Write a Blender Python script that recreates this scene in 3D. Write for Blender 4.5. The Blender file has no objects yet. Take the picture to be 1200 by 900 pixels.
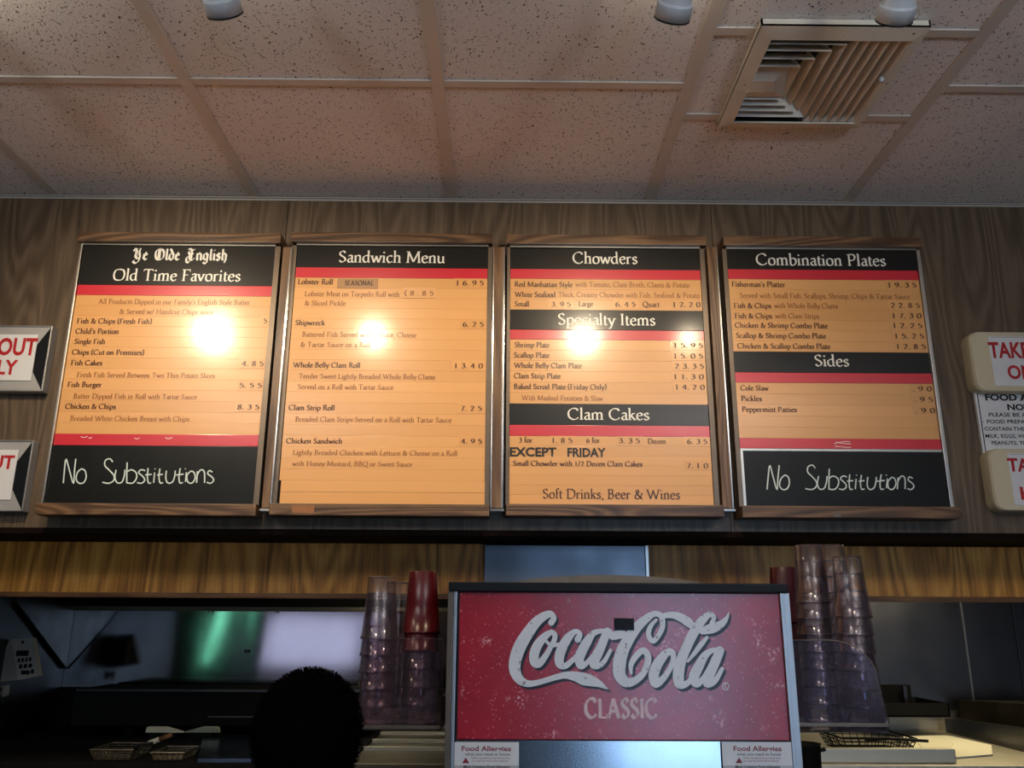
import bpy, bmesh, math, random
from mathutils import Vector, Matrix
random.seed(7)
S = bpy.context.scene
C = S.collection
# ------------------------------------------------------------------ camera
F, PIT, YAW, ROL, CZ = 987.9, .27206, .00736, .005166, 1.55
cam = bpy.data.cameras.new('camera'); co = bpy.data.objects.new('camera', cam); C.objects.link(co)
cam.sensor_width = 36; cam.lens = 36*F/1200; cam.clip_start = .02
def ray(px, py):
    u = (px-600)/F; v = (450-py)/F; c, s = math.cos(ROL), math.sin(ROL)
    u, v = c*u-s*v, s*u+c*v
    cp, sp, cy, sy = math.cos(PIT), math.sin(PIT), math.cos(YAW), math.sin(YAW)
    x, y, z = u, cp-v*sp, sp+v*cp
    return Vector((x*cy+y*sy, -x*sy+y*cy, z))
fw = ray(600, 450); rt = ray(1600, 450)-fw; up = ray(600, -550)-fw
rt.normalize(); up.normalize(); fw.normalize()
co.matrix_world = Matrix.Translation((0, 0, CZ)) @ Matrix((rt, up, -fw)).transposed().to_4x4()
S.camera = co
def at(px, py, Y):                      # the point of the plane y=Y seen at a pixel
    d = ray(px, py); return Vector((d.x/d.y*Y, Y, CZ+d.z/d.y*Y))
def atz(px, py, Z):                     # the point of the level z=Z seen at a pixel
    d = ray(px, py); t = (Z-CZ)/d.z; return Vector((d.x*t, d.y*t, Z))
# ------------------------------------------------------------------ world, exposure, room lights
S.view_settings.view_transform = 'Standard'; S.view_settings.look = 'None'
S.view_settings.exposure = 0.0; S.view_settings.gamma = 1; S.view_settings.use_curve_mapping = False
S.cycles.transparent_max_bounces = 40; S.cycles.max_bounces = 8; S.cycles.sample_clamp_indirect = 6
S.cycles.caustics_reflective = False
W = bpy.data.worlds.new('world'); S.world = W; W.use_nodes = True
W.node_tree.nodes['Background'].inputs[0].default_value = (.75, .86, 1, 1)
W.node_tree.nodes['Background'].inputs[1].default_value = .6
def area(name, loc, rot, sx, sy, power, col):
    l = bpy.data.lights.new(name, 'AREA'); l.shape = 'RECTANGLE'; l.size = sx; l.size_y = sy; l.energy = power; l.color = col
    o = bpy.data.objects.new(name, l); o.location = loc; o.rotation_euler = rot; C.objects.link(o); return o
R = math.radians
area('door_daylight', (1.30, -3.28, 1.35), (R(90), 0, 0), .95, 1.9, 32, (.42, .66, 1.0))
area('window_daylight', (-2.35, -3.28, 1.55), (R(118), 0, 0), 1.3, 1.25, 7, (.66, .70, 1.0))
area('window_daylight', (3.6, -3.28, 1.55), (R(118), 0, 0), 1.3, 1.25, 16, (.74, .84, 1.0))
area('fryer_hood_lamp', (1.75, 3.35, 1.80), (0, 0, 0), .5, .12, 5.0, (1, .83, .50))
area('griddle_hood_lamp', (-.55, 3.45, 1.80), (0, 0, 0), .3, .10, 1.6, (1, .9, .62))
# ------------------------------------------------------------------ helpers
def tag(o, label, cat, group=None):
    o['label'] = label; o['category'] = cat
    if group: o['group'] = group
    return o
def empty(name, loc, label, cat, group=None):
    o = bpy.data.objects.new(name, None); o.location = loc; o.empty_display_size = .05; C.objects.link(o)
    return tag(o, label, cat, group)
def wloc(p):                            # world position of a parent (no parent is rotated)
    v = Vector((0, 0, 0))
    while p: v += p.location+(p.matrix_parent_inverse.translation if p.parent else Vector((0, 0, 0))); p = p.parent
    return v
def link(name, me, m, parent=None, smooth=False):
    o = bpy.data.objects.new(name, me)
    if m is not None and not me.materials: me.materials.append(m)
    C.objects.link(o)
    if smooth:
        for p in me.polygons: p.use_smooth = True
    if parent:
        o.parent = parent; o.matrix_parent_inverse = Matrix.Translation(-wloc(parent))
    return o
class MB:
    def __init__(s): s.b = bmesh.new()
    def box(s, x0, y0, z0, x1, y1, z1, bev=0):
        r = bmesh.ops.create_cube(s.b, size=1)['verts']
        for v in r: v.co = Vector((x0+(v.co.x+.5)*(x1-x0), y0+(v.co.y+.5)*(y1-y0), z0+(v.co.z+.5)*(z1-z0)))
        if bev:
            es = list({e for v in r for e in v.link_edges})
            bmesh.ops.bevel(s.b, geom=es, offset=bev, segments=2, affect='EDGES', profile=.7)
        return s
    def prism(s, pts, d):               # polygon (list of 3-D points) pushed along d
        d = Vector(d); a = [s.b.verts.new(p) for p in pts]; c = [s.b.verts.new(Vector(p)+d) for p in pts]; n = len(pts)
        s.b.faces.new(a); s.b.faces.new(c[::-1])
        for i in range(n): s.b.faces.new((a[i], c[i], c[(i+1) % n], a[(i+1) % n]))
        return s
    def quad(s, *pts):
        s.b.faces.new([s.b.verts.new(p) for p in pts]); return s
    def tube(s, pts, r, n=8, cap=True):
        pts = [Vector(p) for p in pts]; rings = []; rr = r if isinstance(r, (list, tuple)) else [r]*len(pts)
        for i, p in enumerate(pts):
            d = (pts[min(i+1, len(pts)-1)]-pts[max(i-1, 0)]).normalized()
            a = d.cross(Vector((0, 0, 1)));
            if a.length < .05: a = d.cross(Vector((1, 0, 0)))
            a.normalize(); b = d.cross(a)
            rings.append([s.b.verts.new(p+(a*math.cos(t*2*math.pi/n)+b*math.sin(t*2*math.pi/n))*rr[i]) for t in range(n)])
        for i in range(len(pts)-1):
            for t in range(n): s.b.faces.new((rings[i][t], rings[i][(t+1) % n], rings[i+1][(t+1) % n], rings[i+1][t]))
        if cap: s.b.faces.new(rings[0]); s.b.faces.new(rings[-1][::-1])
        return s
    def lathe(s, prof, n=24, mtx=None):
        mtx = mtx or Matrix(); rings = []
        for r, z in prof:
            rings.append([s.b.verts.new(mtx @ Vector((r*math.cos(t*2*math.pi/n), r*math.sin(t*2*math.pi/n), z))) for t in range(n)])
        for i in range(len(prof)-1):
            for t in range(n): s.b.faces.new((rings[i][t], rings[i][(t+1) % n], rings[i+1][(t+1) % n], rings[i+1][t]))
        return s
    def me(s, name='mesh'):
        bmesh.ops.recalc_face_normals(s.b, faces=s.b.faces)
        m = bpy.data.meshes.new(name); s.b.to_mesh(m); s.b.free(); return m
    def obj(s, name, m, parent=None, smooth=False): return link(name, s.me(name), m, parent, smooth)
def struct(o): o['kind'] = 'structure'; return o
# ------------------------------------------------------------------ materials
def newmat(name):
    m = bpy.data.materials.new(name); m.use_nodes = True; return m, m.node_tree, m.node_tree.nodes['Principled BSDF']
def mat(name, col, rough=.5, metal=0, spec=.5, noise=0, nscale=30, bump=0, stretch=(1, 1, 1), alpha=None):
    m, t, b = newmat(name); N = t.nodes; L = t.links
    b.inputs['Base Color'].default_value = (*col, 1); b.inputs['Roughness'].default_value = rough
    b.inputs['Metallic'].default_value = metal; b.inputs['Specular IOR Level'].default_value = spec
    tc = N.new('ShaderNodeTexCoord'); mp = N.new('ShaderNodeMapping'); mp.inputs['Scale'].default_value = stretch
    no = N.new('ShaderNodeTexNoise'); no.inputs['Scale'].default_value = nscale; no.inputs['Detail'].default_value = 4
    L.new(tc.outputs['Object'], mp.inputs[0]); L.new(mp.outputs[0], no.inputs['Vector'])
    mx = N.new('ShaderNodeMix'); mx.data_type = 'RGBA'; L.new(no.outputs[0], mx.inputs[0])
    k = max(noise, .02); mx.inputs[6].default_value = (*[c*(1-k) for c in col], 1); mx.inputs[7].default_value = (*[min(1, c*(1+k)) for c in col], 1)
    L.new(mx.outputs[2], b.inputs['Base Color'])
    if bump:
        bu = N.new('ShaderNodeBump'); bu.inputs['Strength'].default_value = 1; bu.inputs['Distance'].default_value = bump
        L.new(no.outputs[0], bu.inputs['Height']); L.new(bu.outputs[0], b.inputs['Normal'])
    return m
def ramp(t, stops):
    r = t.nodes.new('ShaderNodeValToRGB'); e = r.color_ramp.elements
    e[0].position, e[0].color = stops[0][0], (*stops[0][1], 1); e[1].position, e[1].color = stops[-1][0], (*stops[-1][1], 1)
    for p, c in stops[1:-1]: n = e.new(p); n.color = (*c, 1)
    return r
def wood(name, dark, mid, light, axis='z', scale=1., rough=.45, contrast=1., seed=0, spec=.5):
    m, t, b = newmat(name); N = t.nodes; L = t.links
    tc = N.new('ShaderNodeTexCoord'); mp = N.new('ShaderNodeMapping')
    mp.inputs['Scale'].default_value = (scale, scale, scale*.13) if axis == 'z' else (scale*.13, scale, scale)
    mp.inputs['Location'].default_value = (seed, seed*.7, seed*1.3)
    L.new(tc.outputs['Object'], mp.inputs[0])
    w = N.new('ShaderNodeTexNoise'); w.inputs['Scale'].default_value = 3.2; w.inputs['Detail'].default_value = 1.6; w.inputs['Distortion'].default_value = .25
    L.new(mp.outputs[0], w.inputs['Vector'])
    mp2 = N.new('ShaderNodeMapping'); mp2.inputs['Scale'].default_value = (1, 1, .03) if axis == 'z' else (.03, 1, 1)
    L.new(tc.outputs['Object'], mp2.inputs[0])
    n1 = N.new('ShaderNodeTexNoise'); n1.inputs['Scale'].default_value = 120*scale; n1.inputs['Detail'].default_value = 3; n1.inputs['Distortion'].default_value = .4
    L.new(mp2.outputs[0], n1.inputs['Vector'])
    n2 = N.new('ShaderNodeTexNoise'); n2.inputs['Scale'].default_value = 14*scale; n2.inputs['Detail'].default_value = 3
    L.new(mp2.outputs[0], n2.inputs['Vector'])
    def ma(op, a, b_, c=None):
        q = N.new('ShaderNodeMath'); q.operation = op
        for i, v in enumerate((a, b_, c)):
            if v is None: continue
            if isinstance(v, (int, float)): q.inputs[i].default_value = v
            else: L.new(v, q.inputs[i])
        return q.outputs[0]
    ring = ma('MULTIPLY_ADD', ma('SINE', ma('MULTIPLY', w.outputs[0], 95), 0), .5, .5)
    v = ma('ADD', ma('MULTIPLY', ring, .25*contrast), ma('ADD', ma('MULTIPLY', n1.outputs[0], .55), ma('MULTIPLY', n2.outputs[0], .34)))
    r = ramp(t, [(.28, dark), (.56, mid), (.86, light)]); L.new(v, r.inputs[0]); L.new(r.outputs[0], b.inputs['Base Color'])
    b.inputs['Roughness'].default_value = rough; b.inputs['Specular IOR Level'].default_value = spec
    bu = N.new('ShaderNodeBump'); bu.inputs['Distance'].default_value = .0006; L.new(v, bu.inputs['Height']); L.new(bu.outputs[0], b.inputs['Normal'])
    return m
M = {}
M['wall'] = wood('brown_wood_panelling', (.050, .032, .017), (.105, .070, .040), (.175, .122, .075), scale=2.0, seed=3, rough=.42)
M['gold'] = wood('golden_wood_panelling', (.20, .066, .006), (.66, .27, .034), (.95, .50, .10), scale=1.35, contrast=1.0, seed=1, rough=.45)
M['rail'] = wood('dark_oak_rail', (.018, .008, .004), (.10, .048, .020), (.21, .115, .052), axis='x', scale=2.6, seed=5, rough=.4, contrast=1.3)
M['stile'] = wood('oak_stile', (.045, .020, .009), (.13, .066, .030), (.22, .125, .06), scale=2.4, seed=9, rough=.36, contrast=1.3)
M['goldtrim'] = wood('golden_trim', (.06, .02, .004), (.19, .075, .018), (.30, .14, .04), axis='x', scale=2, seed=2)
M['darktrim'] = mat('dark_trim', (.007, .003, .002), .8, spec=.1, noise=.3)
M['grid'] = mat('ceiling_grid_enamel', (.60, .56, .51), .45, noise=.05)
M['steel'] = None
def steel(name, col, rough, wob, nsc, stretch, smudge=.12):
    m, t, b = newmat(name); N = t.nodes; L = t.links
    tc = N.new('ShaderNodeTexCoord'); mp = N.new('ShaderNodeMapping'); mp.inputs['Scale'].default_value = stretch
    L.new(tc.outputs['Object'], mp.inputs[0])
    n = N.new('ShaderNodeTexNoise'); n.inputs['Scale'].default_value = nsc; n.inputs['Detail'].default_value = 1.5; L.new(mp.outputs[0], n.inputs['Vector'])
    bu = N.new('ShaderNodeBump'); bu.inputs['Distance'].default_value = wob; L.new(n.outputs[0], bu.inputs['Height']); L.new(bu.outputs[0], b.inputs['Normal'])
    n2 = N.new('ShaderNodeTexNoise'); n2.inputs['Scale'].default_value = 9; n2.inputs['Detail'].default_value = 5; L.new(tc.outputs['Object'], n2.inputs['Vector'])
    mr = N.new('ShaderNodeMapRange'); mr.inputs[3].default_value = rough-smudge; mr.inputs[4].default_value = rough+smudge; L.new(n2.outputs[0], mr.inputs[0]); L.new(mr.outputs[0], b.inputs['Roughness'])
    b.inputs['Base Color'].default_value = (*col, 1); b.inputs['Metallic'].default_value = 1
    return m
M['steel'] = steel('wavy_stainless', (.42, .41, .43), .09, .0028, 2.4, (1.6, 1, .30), .02)
M['steel2'] = steel('dull_stainless', (.12, .12, .13), .34, .004, 3, (1, 1, .4))
M['steelcol'] = steel('column_stainless', (.16, .18, .21), .34, .003, 6, (1, 1, .1))
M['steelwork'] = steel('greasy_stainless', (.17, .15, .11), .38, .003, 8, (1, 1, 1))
M['brushed'] = steel('brushed_stainless', (.36, .40, .45), .17, .00003, 40, (1, 1, .05), .04)
M['silver'] = mat('dispenser_silver_edge', (.42, .42, .42), .35, .9, noise=.08)
M['chrome'] = mat('chrome', (.72, .70, .66), .2, 1, noise=.1)
M['alu'] = mat('aluminium_edge', (.62, .60, .55), .32, 1, noise=.08)
M['channel'] = mat('brown_metal_channel', (.16, .125, .095), .38, .7, noise=.15)
M['black'] = mat('black_plastic', (.005, .006, .008), .45, spec=.2, noise=.1)
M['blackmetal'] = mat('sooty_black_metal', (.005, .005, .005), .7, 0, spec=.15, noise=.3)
M['slate'] = mat('black_chalk_slate', (.006, .0065, .006), .38, noise=.5, nscale=9)
M['header'] = mat('black_menu_header', (.007, .007, .006), .33)
M['red'] = mat('red_menu_strip', (.62, .012, .030), .33)
def gloss(b): b.inputs['Roughness'].default_value = .36; b.inputs['Coat Weight'].default_value = .8; b.inputs['Coat Roughness'].default_value = .16
for k_ in ('header', 'red', 'slate'): gloss(M[k_].node_tree.nodes['Principled BSDF'])
for k_, w_ in (('header', .45), ('slate', .12)): b_ = M[k_].node_tree.nodes['Principled BSDF']; b_.inputs['Coat Weight'].default_value = w_; b_.inputs['Specular IOR Level'].default_value = .25
def stripmat():
    m, t, b = newmat('tan_menu_strip'); N = t.nodes; L = t.links
    oi = N.new('ShaderNodeObjectInfo'); mx = N.new('ShaderNodeMix'); mx.data_type = 'RGBA'
    mx.inputs[6].default_value = (.72, .36, .115, 1); mx.inputs[7].default_value = (.80, .41, .14, 1)
    L.new(oi.outputs['Random'], mx.inputs[0]); L.new(mx.outputs[2], b.inputs['Base Color'])
    gloss(b); return m
M['tan'] = stripmat()
M['sticker'] = mat('brown_sticker', (.42, .22, .09), .4)
M['ink'] = mat('dark_brown_print', (.085, .028, .010), .35)
M['ink2'] = mat('light_brown_print', (.27, .095, .025), .35)
M['blackink'] = mat('black_print', (.012, .008, .006), .4)
M['cream'] = mat('cream_print', (.86, .84, .76), .35)
M['redink'] = mat('red_print', (.45, .012, .015), .4)
M['redink2'] = mat('dark_red_print', (.22, .01, .02), .4)
M['chalk'] = mat('chalk_marker', (.70, .80, .76), .6)
M['white'] = mat('white_sheet', (.74, .75, .76), .35)
M['signcream'] = mat('cream_plastic', (.62, .55, .38), .35)
M['signgrey'] = mat('brushed_sign_frame', (.46, .45, .44), .4, .35)
M['lampwhite'] = mat('lamp_enamel', (.50, .55, .60), .3)
M['ventmat'] = mat('vent_enamel', (.70, .67, .58), .42, noise=.12, nscale=12)
M['hole'] = mat('dark_duct', (.012, .011, .010), .8)
M['hair'] = mat('dark_hair', (.0012, .0009, .0008), .9, spec=.03)
M['skin'] = mat('skin', (.42, .24, .16), .5)
M['shirt'] = mat('black_work_shirt', (.006, .006, .007), .85, spec=.2)
M['trousers'] = mat('dark_trousers', (.012, .013, .02), .85, spec=.2)
M['redcup'] = mat('red_plastic_tumbler', (.085, .002, .005), .25)
M['darkredcup'] = mat('dark_red_tumbler', (.05, .003, .008), .3)
M['bone'] = mat('cream_plastic_blade', (.85, .80, .58), .4)
M['handle'] = mat('brown_wood_handle', (.30, .12, .04), .5, noise=.3)
M['blueglint'] = steel('blue_reflection_steel', (.30, .40, .60), .22, .002, 10, (1, 1, 1), .04)  # a blue reflection is put into this steel's base colour
M['paint'] = mat('beige_wall_paint', (.50, .46, .40), .7)
M['floor'] = mat('brown_quarry_floor', (.20, .14, .10), .5, noise=.3, nscale=6)
M['counter'] = mat('counter_laminate', (.30, .27, .24), .4)
M['grey'] = mat('grey_device_plastic', (.33, .30, .25), .45)
M['tray'] = mat('pale_tray_liner', (.90, .86, .66), .6)
M['litsteel'] = steel('lit_cream_stainless', (.62, .58, .47), .5, .002, 6, (1, 1, 1), .08)  # greasy steel copy with the cream hood light put into its colour
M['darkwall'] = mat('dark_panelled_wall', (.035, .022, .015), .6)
def clear(name, tint, refl, rough=.08, dif=.018):
    m, t, b = newmat(name); N = t.nodes; L = t.links; N.remove(b)
    tr = N.new('ShaderNodeBsdfTransparent'); tr.inputs[0].default_value = (*tint, 1)
    gl = N.new('ShaderNodeBsdfGlossy'); gl.inputs['Roughness'].default_value = rough; gl.inputs[0].default_value = (1, .98, 1, 1)
    df = N.new('ShaderNodeBsdfDiffuse'); df.inputs[0].default_value = (.55, .48, .54, 1)
    fr = N.new('ShaderNodeLayerWeight'); fr.inputs[0].default_value = .35
    mr = N.new('ShaderNodeMath'); mr.operation = 'MULTIPLY_ADD'; mr.inputs[1].default_value = refl; mr.inputs[2].default_value = .03; L.new(fr.outputs['Fresnel'], mr.inputs[0])
    a = N.new('ShaderNodeMixShader'); a.inputs[0].default_value = dif; L.new(tr.outputs[0], a.inputs[1]); L.new(df.outputs[0], a.inputs[2])
    c = N.new('ShaderNodeMixShader'); L.new(mr.outputs[0], c.inputs[0]); L.new(a.outputs[0], c.inputs[1]); L.new(gl.outputs[0], c.inputs[2])
    L.new(c.outputs[0], N['Material Output'].inputs[0]); return m
M['cup'] = clear('clear_tumbler', (.94, .91, .93), .55)
M['acryl'] = clear('clear_acrylic', (.84, .84, .94), .9, .10, .03)
M['acryldark'] = clear('smoked_acrylic', (.86, .78, .82), .5, .12, .02)
def tilemat():
    m, t, b = newmat('fissured_ceiling_tile'); N = t.nodes; L = t.links
    tc = N.new('ShaderNodeTexCoord'); outs = []
    for sc, off, rot in (((170, 420, 100), 0, .5), ((420, 170, 100), 7, .3), ((260, 260, 100), 13, 1.0)):
        mp = N.new('ShaderNodeMapping'); mp.inputs['Scale'].default_value = sc; mp.inputs['Location'].default_value = (off, off, off); mp.inputs['Rotation'].default_value = (0, 0, rot)
        L.new(tc.outputs['Object'], mp.inputs[0])
        n = N.new('ShaderNodeTexNoise'); n.inputs['Scale'].default_value = .62; n.inputs['Detail'].default_value = 0; n.inputs['Distortion'].default_value = .3
        L.new(mp.outputs[0], n.inputs['Vector'])
        r = N.new('ShaderNodeMapRange'); r.inputs[1].default_value = .775; r.inputs[2].default_value = .80; L.new(n.outputs[0], r.inputs[0]); outs.append(r.outputs[0])
    a = N.new('ShaderNodeMath'); a.operation = 'MAXIMUM'; L.new(outs[0], a.inputs[0]); L.new(outs[1], a.inputs[1])
    a2 = N.new('ShaderNodeMath'); a2.operation = 'MAXIMUM'; L.new(a.outputs[0], a2.inputs[0]); L.new(outs[2], a2.inputs[1])
    g = N.new('ShaderNodeTexNoise'); g.inputs['Scale'].default_value = 260; g.inputs['Detail'].default_value = 2; L.new(tc.outputs['Object'], g.inputs['Vector'])
    mx = N.new('ShaderNodeMix'); mx.data_type = 'RGBA'; mx.inputs[6].default_value = (.74, .72, .71, 1); mx.inputs[7].default_value = (.86, .84, .83, 1); L.new(g.outputs[0], mx.inputs[0])
    m2 = N.new('ShaderNodeMix'); m2.data_type = 'RGBA'; L.new(a2.outputs[0], m2.inputs[0]); L.new(mx.outputs[2], m2.inputs[6]); m2.inputs[7].default_value = (.10, .085, .075, 1)
    L.new(m2.outputs[2], b.inputs['Base Color']); b.inputs['Roughness'].default_value = .9; b.inputs['Specular IOR Level'].default_value = .2
    s = N.new('ShaderNodeMath'); s.operation = 'SUBTRACT'; L.new(g.outputs[0], s.inputs[0]); L.new(a2.outputs[0], s.inputs[1])
    bu = N.new('ShaderNodeBump'); bu.inputs['Distance'].default_value = .0015; L.new(s.outputs[0], bu.inputs['Height']); L.new(bu.outputs[0], b.inputs['Normal'])
    return m
M['tile'] = tilemat()
def cokemat():
    m, t, b = newmat('red_dispenser_panel'); N = t.nodes; L = t.links; tc = N.new('ShaderNodeTexCoord')
    def vor(sc, lo, hi, rnd=1):
        v = N.new('ShaderNodeTexVoronoi'); v.inputs['Scale'].default_value = sc; L.new(tc.outputs['Object'], v.inputs['Vector'])
        r = N.new('ShaderNodeMapRange'); r.inputs[1].default_value = lo; r.inputs[2].default_value = hi; r.inputs[3].default_value = 1; r.inputs[4].default_value = 0
        L.new(v.outputs['Distance'], r.inputs[0]); return r.outputs[0]
    def noi(sc, lo, hi, det=3):
        n = N.new('ShaderNodeTexNoise'); n.inputs['Scale'].default_value = sc; n.inputs['Detail'].default_value = det; L.new(tc.outputs['Object'], n.inputs['Vector'])
        r = N.new('ShaderNodeMapRange'); r.inputs[1].default_value = lo; r.inputs[2].default_value = hi; L.new(n.outputs[0], r.inputs[0]); return r.outputs[0]
    def mul(a, b_):
        q = N.new('ShaderNodeMath'); q.operation = 'MULTIPLY'; L.new(a, q.inputs[0])
        if isinstance(b_, float): q.inputs[1].default_value = b_
        else: L.new(b_, q.inputs[1])
        return q.outputs[0]
    def mx(f, a, c):
        q = N.new('ShaderNodeMix'); q.data_type = 'RGBA'; L.new(f, q.inputs[0])
        if isinstance(a, tuple): q.inputs[6].default_value = (*a, 1)
        else: L.new(a, q.inputs[6])
        q.inputs[7].default_value = (*c, 1); return q.outputs[2]
    c = mx(noi(8, .35, .7), (.30, .004, .014), (.42, .006, .022))
    c = mx(mul(vor(150, .10, .28), noi(60, .42, .6)), c, (.72, .20, .20))
    c = mx(mul(noi(17, .62, .72, 2), noi(160, .52, .62)), c, (.85, .40, .42))
    c = mx(mul(noi(13, .66, .74, 4), .55), c, (.10, .002, .006))
    L.new(c, b.inputs['Base Color']); b.inputs['Roughness'].default_value = .26; b.inputs['Specular IOR Level'].default_value = .8
    return m
M['coke'] = cokemat()
def decal(name, base, wornto, sc=90, lo=.66):
    m, t, b = newmat(name); N = t.nodes; L = t.links; tc = N.new('ShaderNodeTexCoord'); n = N.new('ShaderNodeTexNoise'); n.inputs['Scale'].default_value = sc
    L.new(tc.outputs['Object'], n.inputs['Vector']); r = N.new('ShaderNodeMapRange'); r.inputs[1].default_value = lo; r.inputs[2].default_value = lo+.05; L.new(n.outputs[0], r.inputs[0])
    q = N.new('ShaderNodeMix'); q.data_type = 'RGBA'; L.new(r.outputs[0], q.inputs[0]); q.inputs[6].default_value = (*base, 1); q.inputs[7].default_value = (*wornto, 1); L.new(q.outputs[2], b.inputs['Base Color']); b.inputs['Roughness'].default_value = .33
    return m
M['logo'] = decal('white_logo_print', (.80, .82, .84), (.4, .37, .39))
# ------------------------------------------------------------------ lettering
def cat(pts, seg=5):                     # Catmull-Rom through tuples of any length
    if len(pts) < 3: return pts
    P = [pts[0]]+list(pts)+[pts[-1]]; out = []
    for i in range(1, len(P)-2):
        for k in range(seg):
            t = k/seg; out.append(tuple(.5*((2*b)+(-a+c)*t+(2*a-5*b+4*c-d)*t*t+(-a+3*b-3*c+d)*t**3) for a, b, c, d in zip(P[i-1], P[i], P[i+1], P[i+2])))
    out.append(tuple(pts[-1])); return out
def ribbon(V, Fc, pts, width, nib=None):  # pts (x,y[,w]); width half-thickness or None to use w
    n = len(pts); base = len(V)
    for i, p in enumerate(pts):
        a = pts[max(i-1, 0)]; b = pts[min(i+1, n-1)]; dx, dy = b[0]-a[0], b[1]-a[1]; l = math.hypot(dx, dy) or 1; dx /= l; dy /= l
        h = p[2]/2 if width is None else width
        if nib: h = nib[0]+nib[1]*abs(dx*math.sin(nib[2])-dy*math.cos(nib[2]))
        k = 1
        if 0 < i < n-1:
            ux, uy = p[0]-a[0], p[1]-a[1]; vx, vy = b[0]-p[0], b[1]-p[1]
            cc = (ux*vx+uy*vy)/((math.hypot(ux, uy)*math.hypot(vx, vy)) or 1); k = min(1.6, 1/max(.3, math.sqrt(max(0, (1+cc)/2))))
        V.append((p[0]-dy*h*k, p[1]+dx*h*k)); V.append((p[0]+dy*h*k, p[1]-dx*h*k))
    for i in range(n-1):
        q = base+2*i; Fc.append((q, q+1, q+3, q+2))
G = {}; DZ = []
def g(ch, adv, s): G[ch] = (adv, [q.strip() for q in s.split(';')])
g('A', 68, 'l 32,70 8,0;l 32,70 58,0;l 16,24 48,24;f 8,0;f 58,0'); g('B', 56, 'l 14,70 14,0;c 14,69 36,68 40,52 30,38 14,37;c 14,37 40,36 46,18 34,2 14,1;f 12,0;f 12,70')
g('C', 66, 'c 58,56 48,68 28,68 9,50 9,20 28,2 48,3 59,14'); g('D', 70, 'l 14,70 14,0;c 14,69 38,69 60,54 60,18 38,1 14,1;f 12,0;f 12,70')
g('E', 54, 'l 14,70 14,0;h 14,69 46,69 47,58;h 14,37 38,37;h 14,1 48,1 50,13;f 12,0;f 12,70'); g('F', 50, 'l 14,70 14,0;h 14,69 45,69 46,58;h 14,37 36,37;f 13,0;f 12,70')
g('G', 70, 'c 58,57 48,68 28,68 9,50 9,20 28,2 46,2 58,8;l 58,30 58,8;f 56,30'); g('H', 72, 'l 14,70 14,0;l 58,70 58,0;h 14,37 58,37;f 14,0;f 14,70;f 58,0;f 58,70')
g('I', 28, 'l 14,70 14,0;f 14,0;f 14,70'); g('J', 30, 'c 16,70 16,10 12,-8 2,-12;f 16,70'); g('K', 64, 'l 14,70 14,0;l 48,70 16,36;l 26,42 56,0;f 14,0;f 14,70;f 48,70;f 56,0')
g('L', 50, 'l 14,70 14,0;h 14,1 46,1 48,14;f 12,0;f 14,70'); g('M', 84, 'l 14,70 11,0;l 14,70 42,6;l 42,6 69,70;l 69,70 73,0;f 11,0;f 12,70;f 73,0;f 71,70')
g('N', 74, 'l 14,70 14,0;l 14,70 60,2;l 60,70 60,2;f 14,0;f 12,70;f 60,70'); g('O', 74, 'c 37,69 16,62 8,36 16,8 37,1 58,8 66,36 58,62 37,69')
g('P', 54, 'l 14,70 14,0;c 14,69 38,68 46,52 36,34 14,33;f 14,0;f 12,70'); g('Q', 74, 'c 37,69 16,62 8,36 16,8 37,1 58,8 66,36 58,62 37,69;l 36,4 64,-14 74,-14')
g('R', 60, 'l 14,70 14,0;c 14,69 36,68 42,54 34,38 14,37;l 26,37 54,0;f 14,0;f 12,70;f 55,0'); g('S', 48, 'c 39,58 28,69 12,62 12,46 36,28 39,12 22,1 8,12')
g('T', 60, 'l 30,70 30,0;h 4,58 6,69 54,69 56,58;f 30,0'); g('U', 70, 'c 14,70 14,24 22,4 46,4 56,22 56,70;f 14,70;f 56,70'); g('V', 64, 'l 6,70 32,0;l 32,0 56,70;f 6,70;f 56,70')
g('W', 96, 'l 6,70 28,0;l 28,0 48,66;l 46,66 66,0;l 66,0 88,70;f 6,70;f 88,70'); g('X', 62, 'l 8,70 54,0;l 54,70 8,0;f 8,0;f 54,0'); g('Y', 60, 'l 6,70 30,34;l 54,70 30,34;l 30,34 30,0;f 6,70;f 54,70;f 30,0'); g('Z', 60, 'h 8,69 52,69;l 52,69 8,1;h 8,1 54,1')
g('a', 38, 'c 8,37 16,43 26,41 29,32 29,8 36,0;c 29,27 14,22 7,12 12,2 22,2 29,10'); g('b', 46, 'l 10,74 10,3;c 10,34 22,43 36,38 40,20 30,3 18,0 10,5;l 3,70 10,74')
g('c', 38, 'c 34,37 24,43 10,36 6,20 14,3 24,1 35,8'); g('d', 47, 'c 34,39 22,43 8,34 6,14 18,1 34,9;l 34,74 34,3;l 34,3 42,1;l 27,70 34,74'); g('e', 39, 'h 8,24 33,27;c 33,27 31,39 20,43 8,34 7,12 18,1 26,1 35,8')
g('f', 26, 'c 28,68 20,74 12,66 12,50 12,0;h 4,42 25,42;f 12,0'); g('g', 41, 'c 18,43 8,38 8,24 18,18 30,22 31,36 18,43;c 14,18 8,10 18,4 34,-2 34,-14 20,-22 6,-18 5,-8 14,1;l 28,40 39,43')
g('h', 47, 'l 10,74 10,0;c 10,32 20,43 32,41 35,30 35,0;f 10,0;f 35,0;l 3,70 10,74'); g('i', 22, 'l 10,42 10,0;f 10,0;d 10,62;l 3,39 10,42'); g('j', 20, 'c 11,42 11,0 8,-16 0,-20;d 11,62')
g('k', 43, 'l 10,74 10,0;l 32,42 11,20;l 18,25 38,0;f 10,0;f 37,0;f 31,42;l 3,70 10,74'); g('l', 22, 'l 10,74 10,0;f 10,0;l 3,70 10,74')
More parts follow.
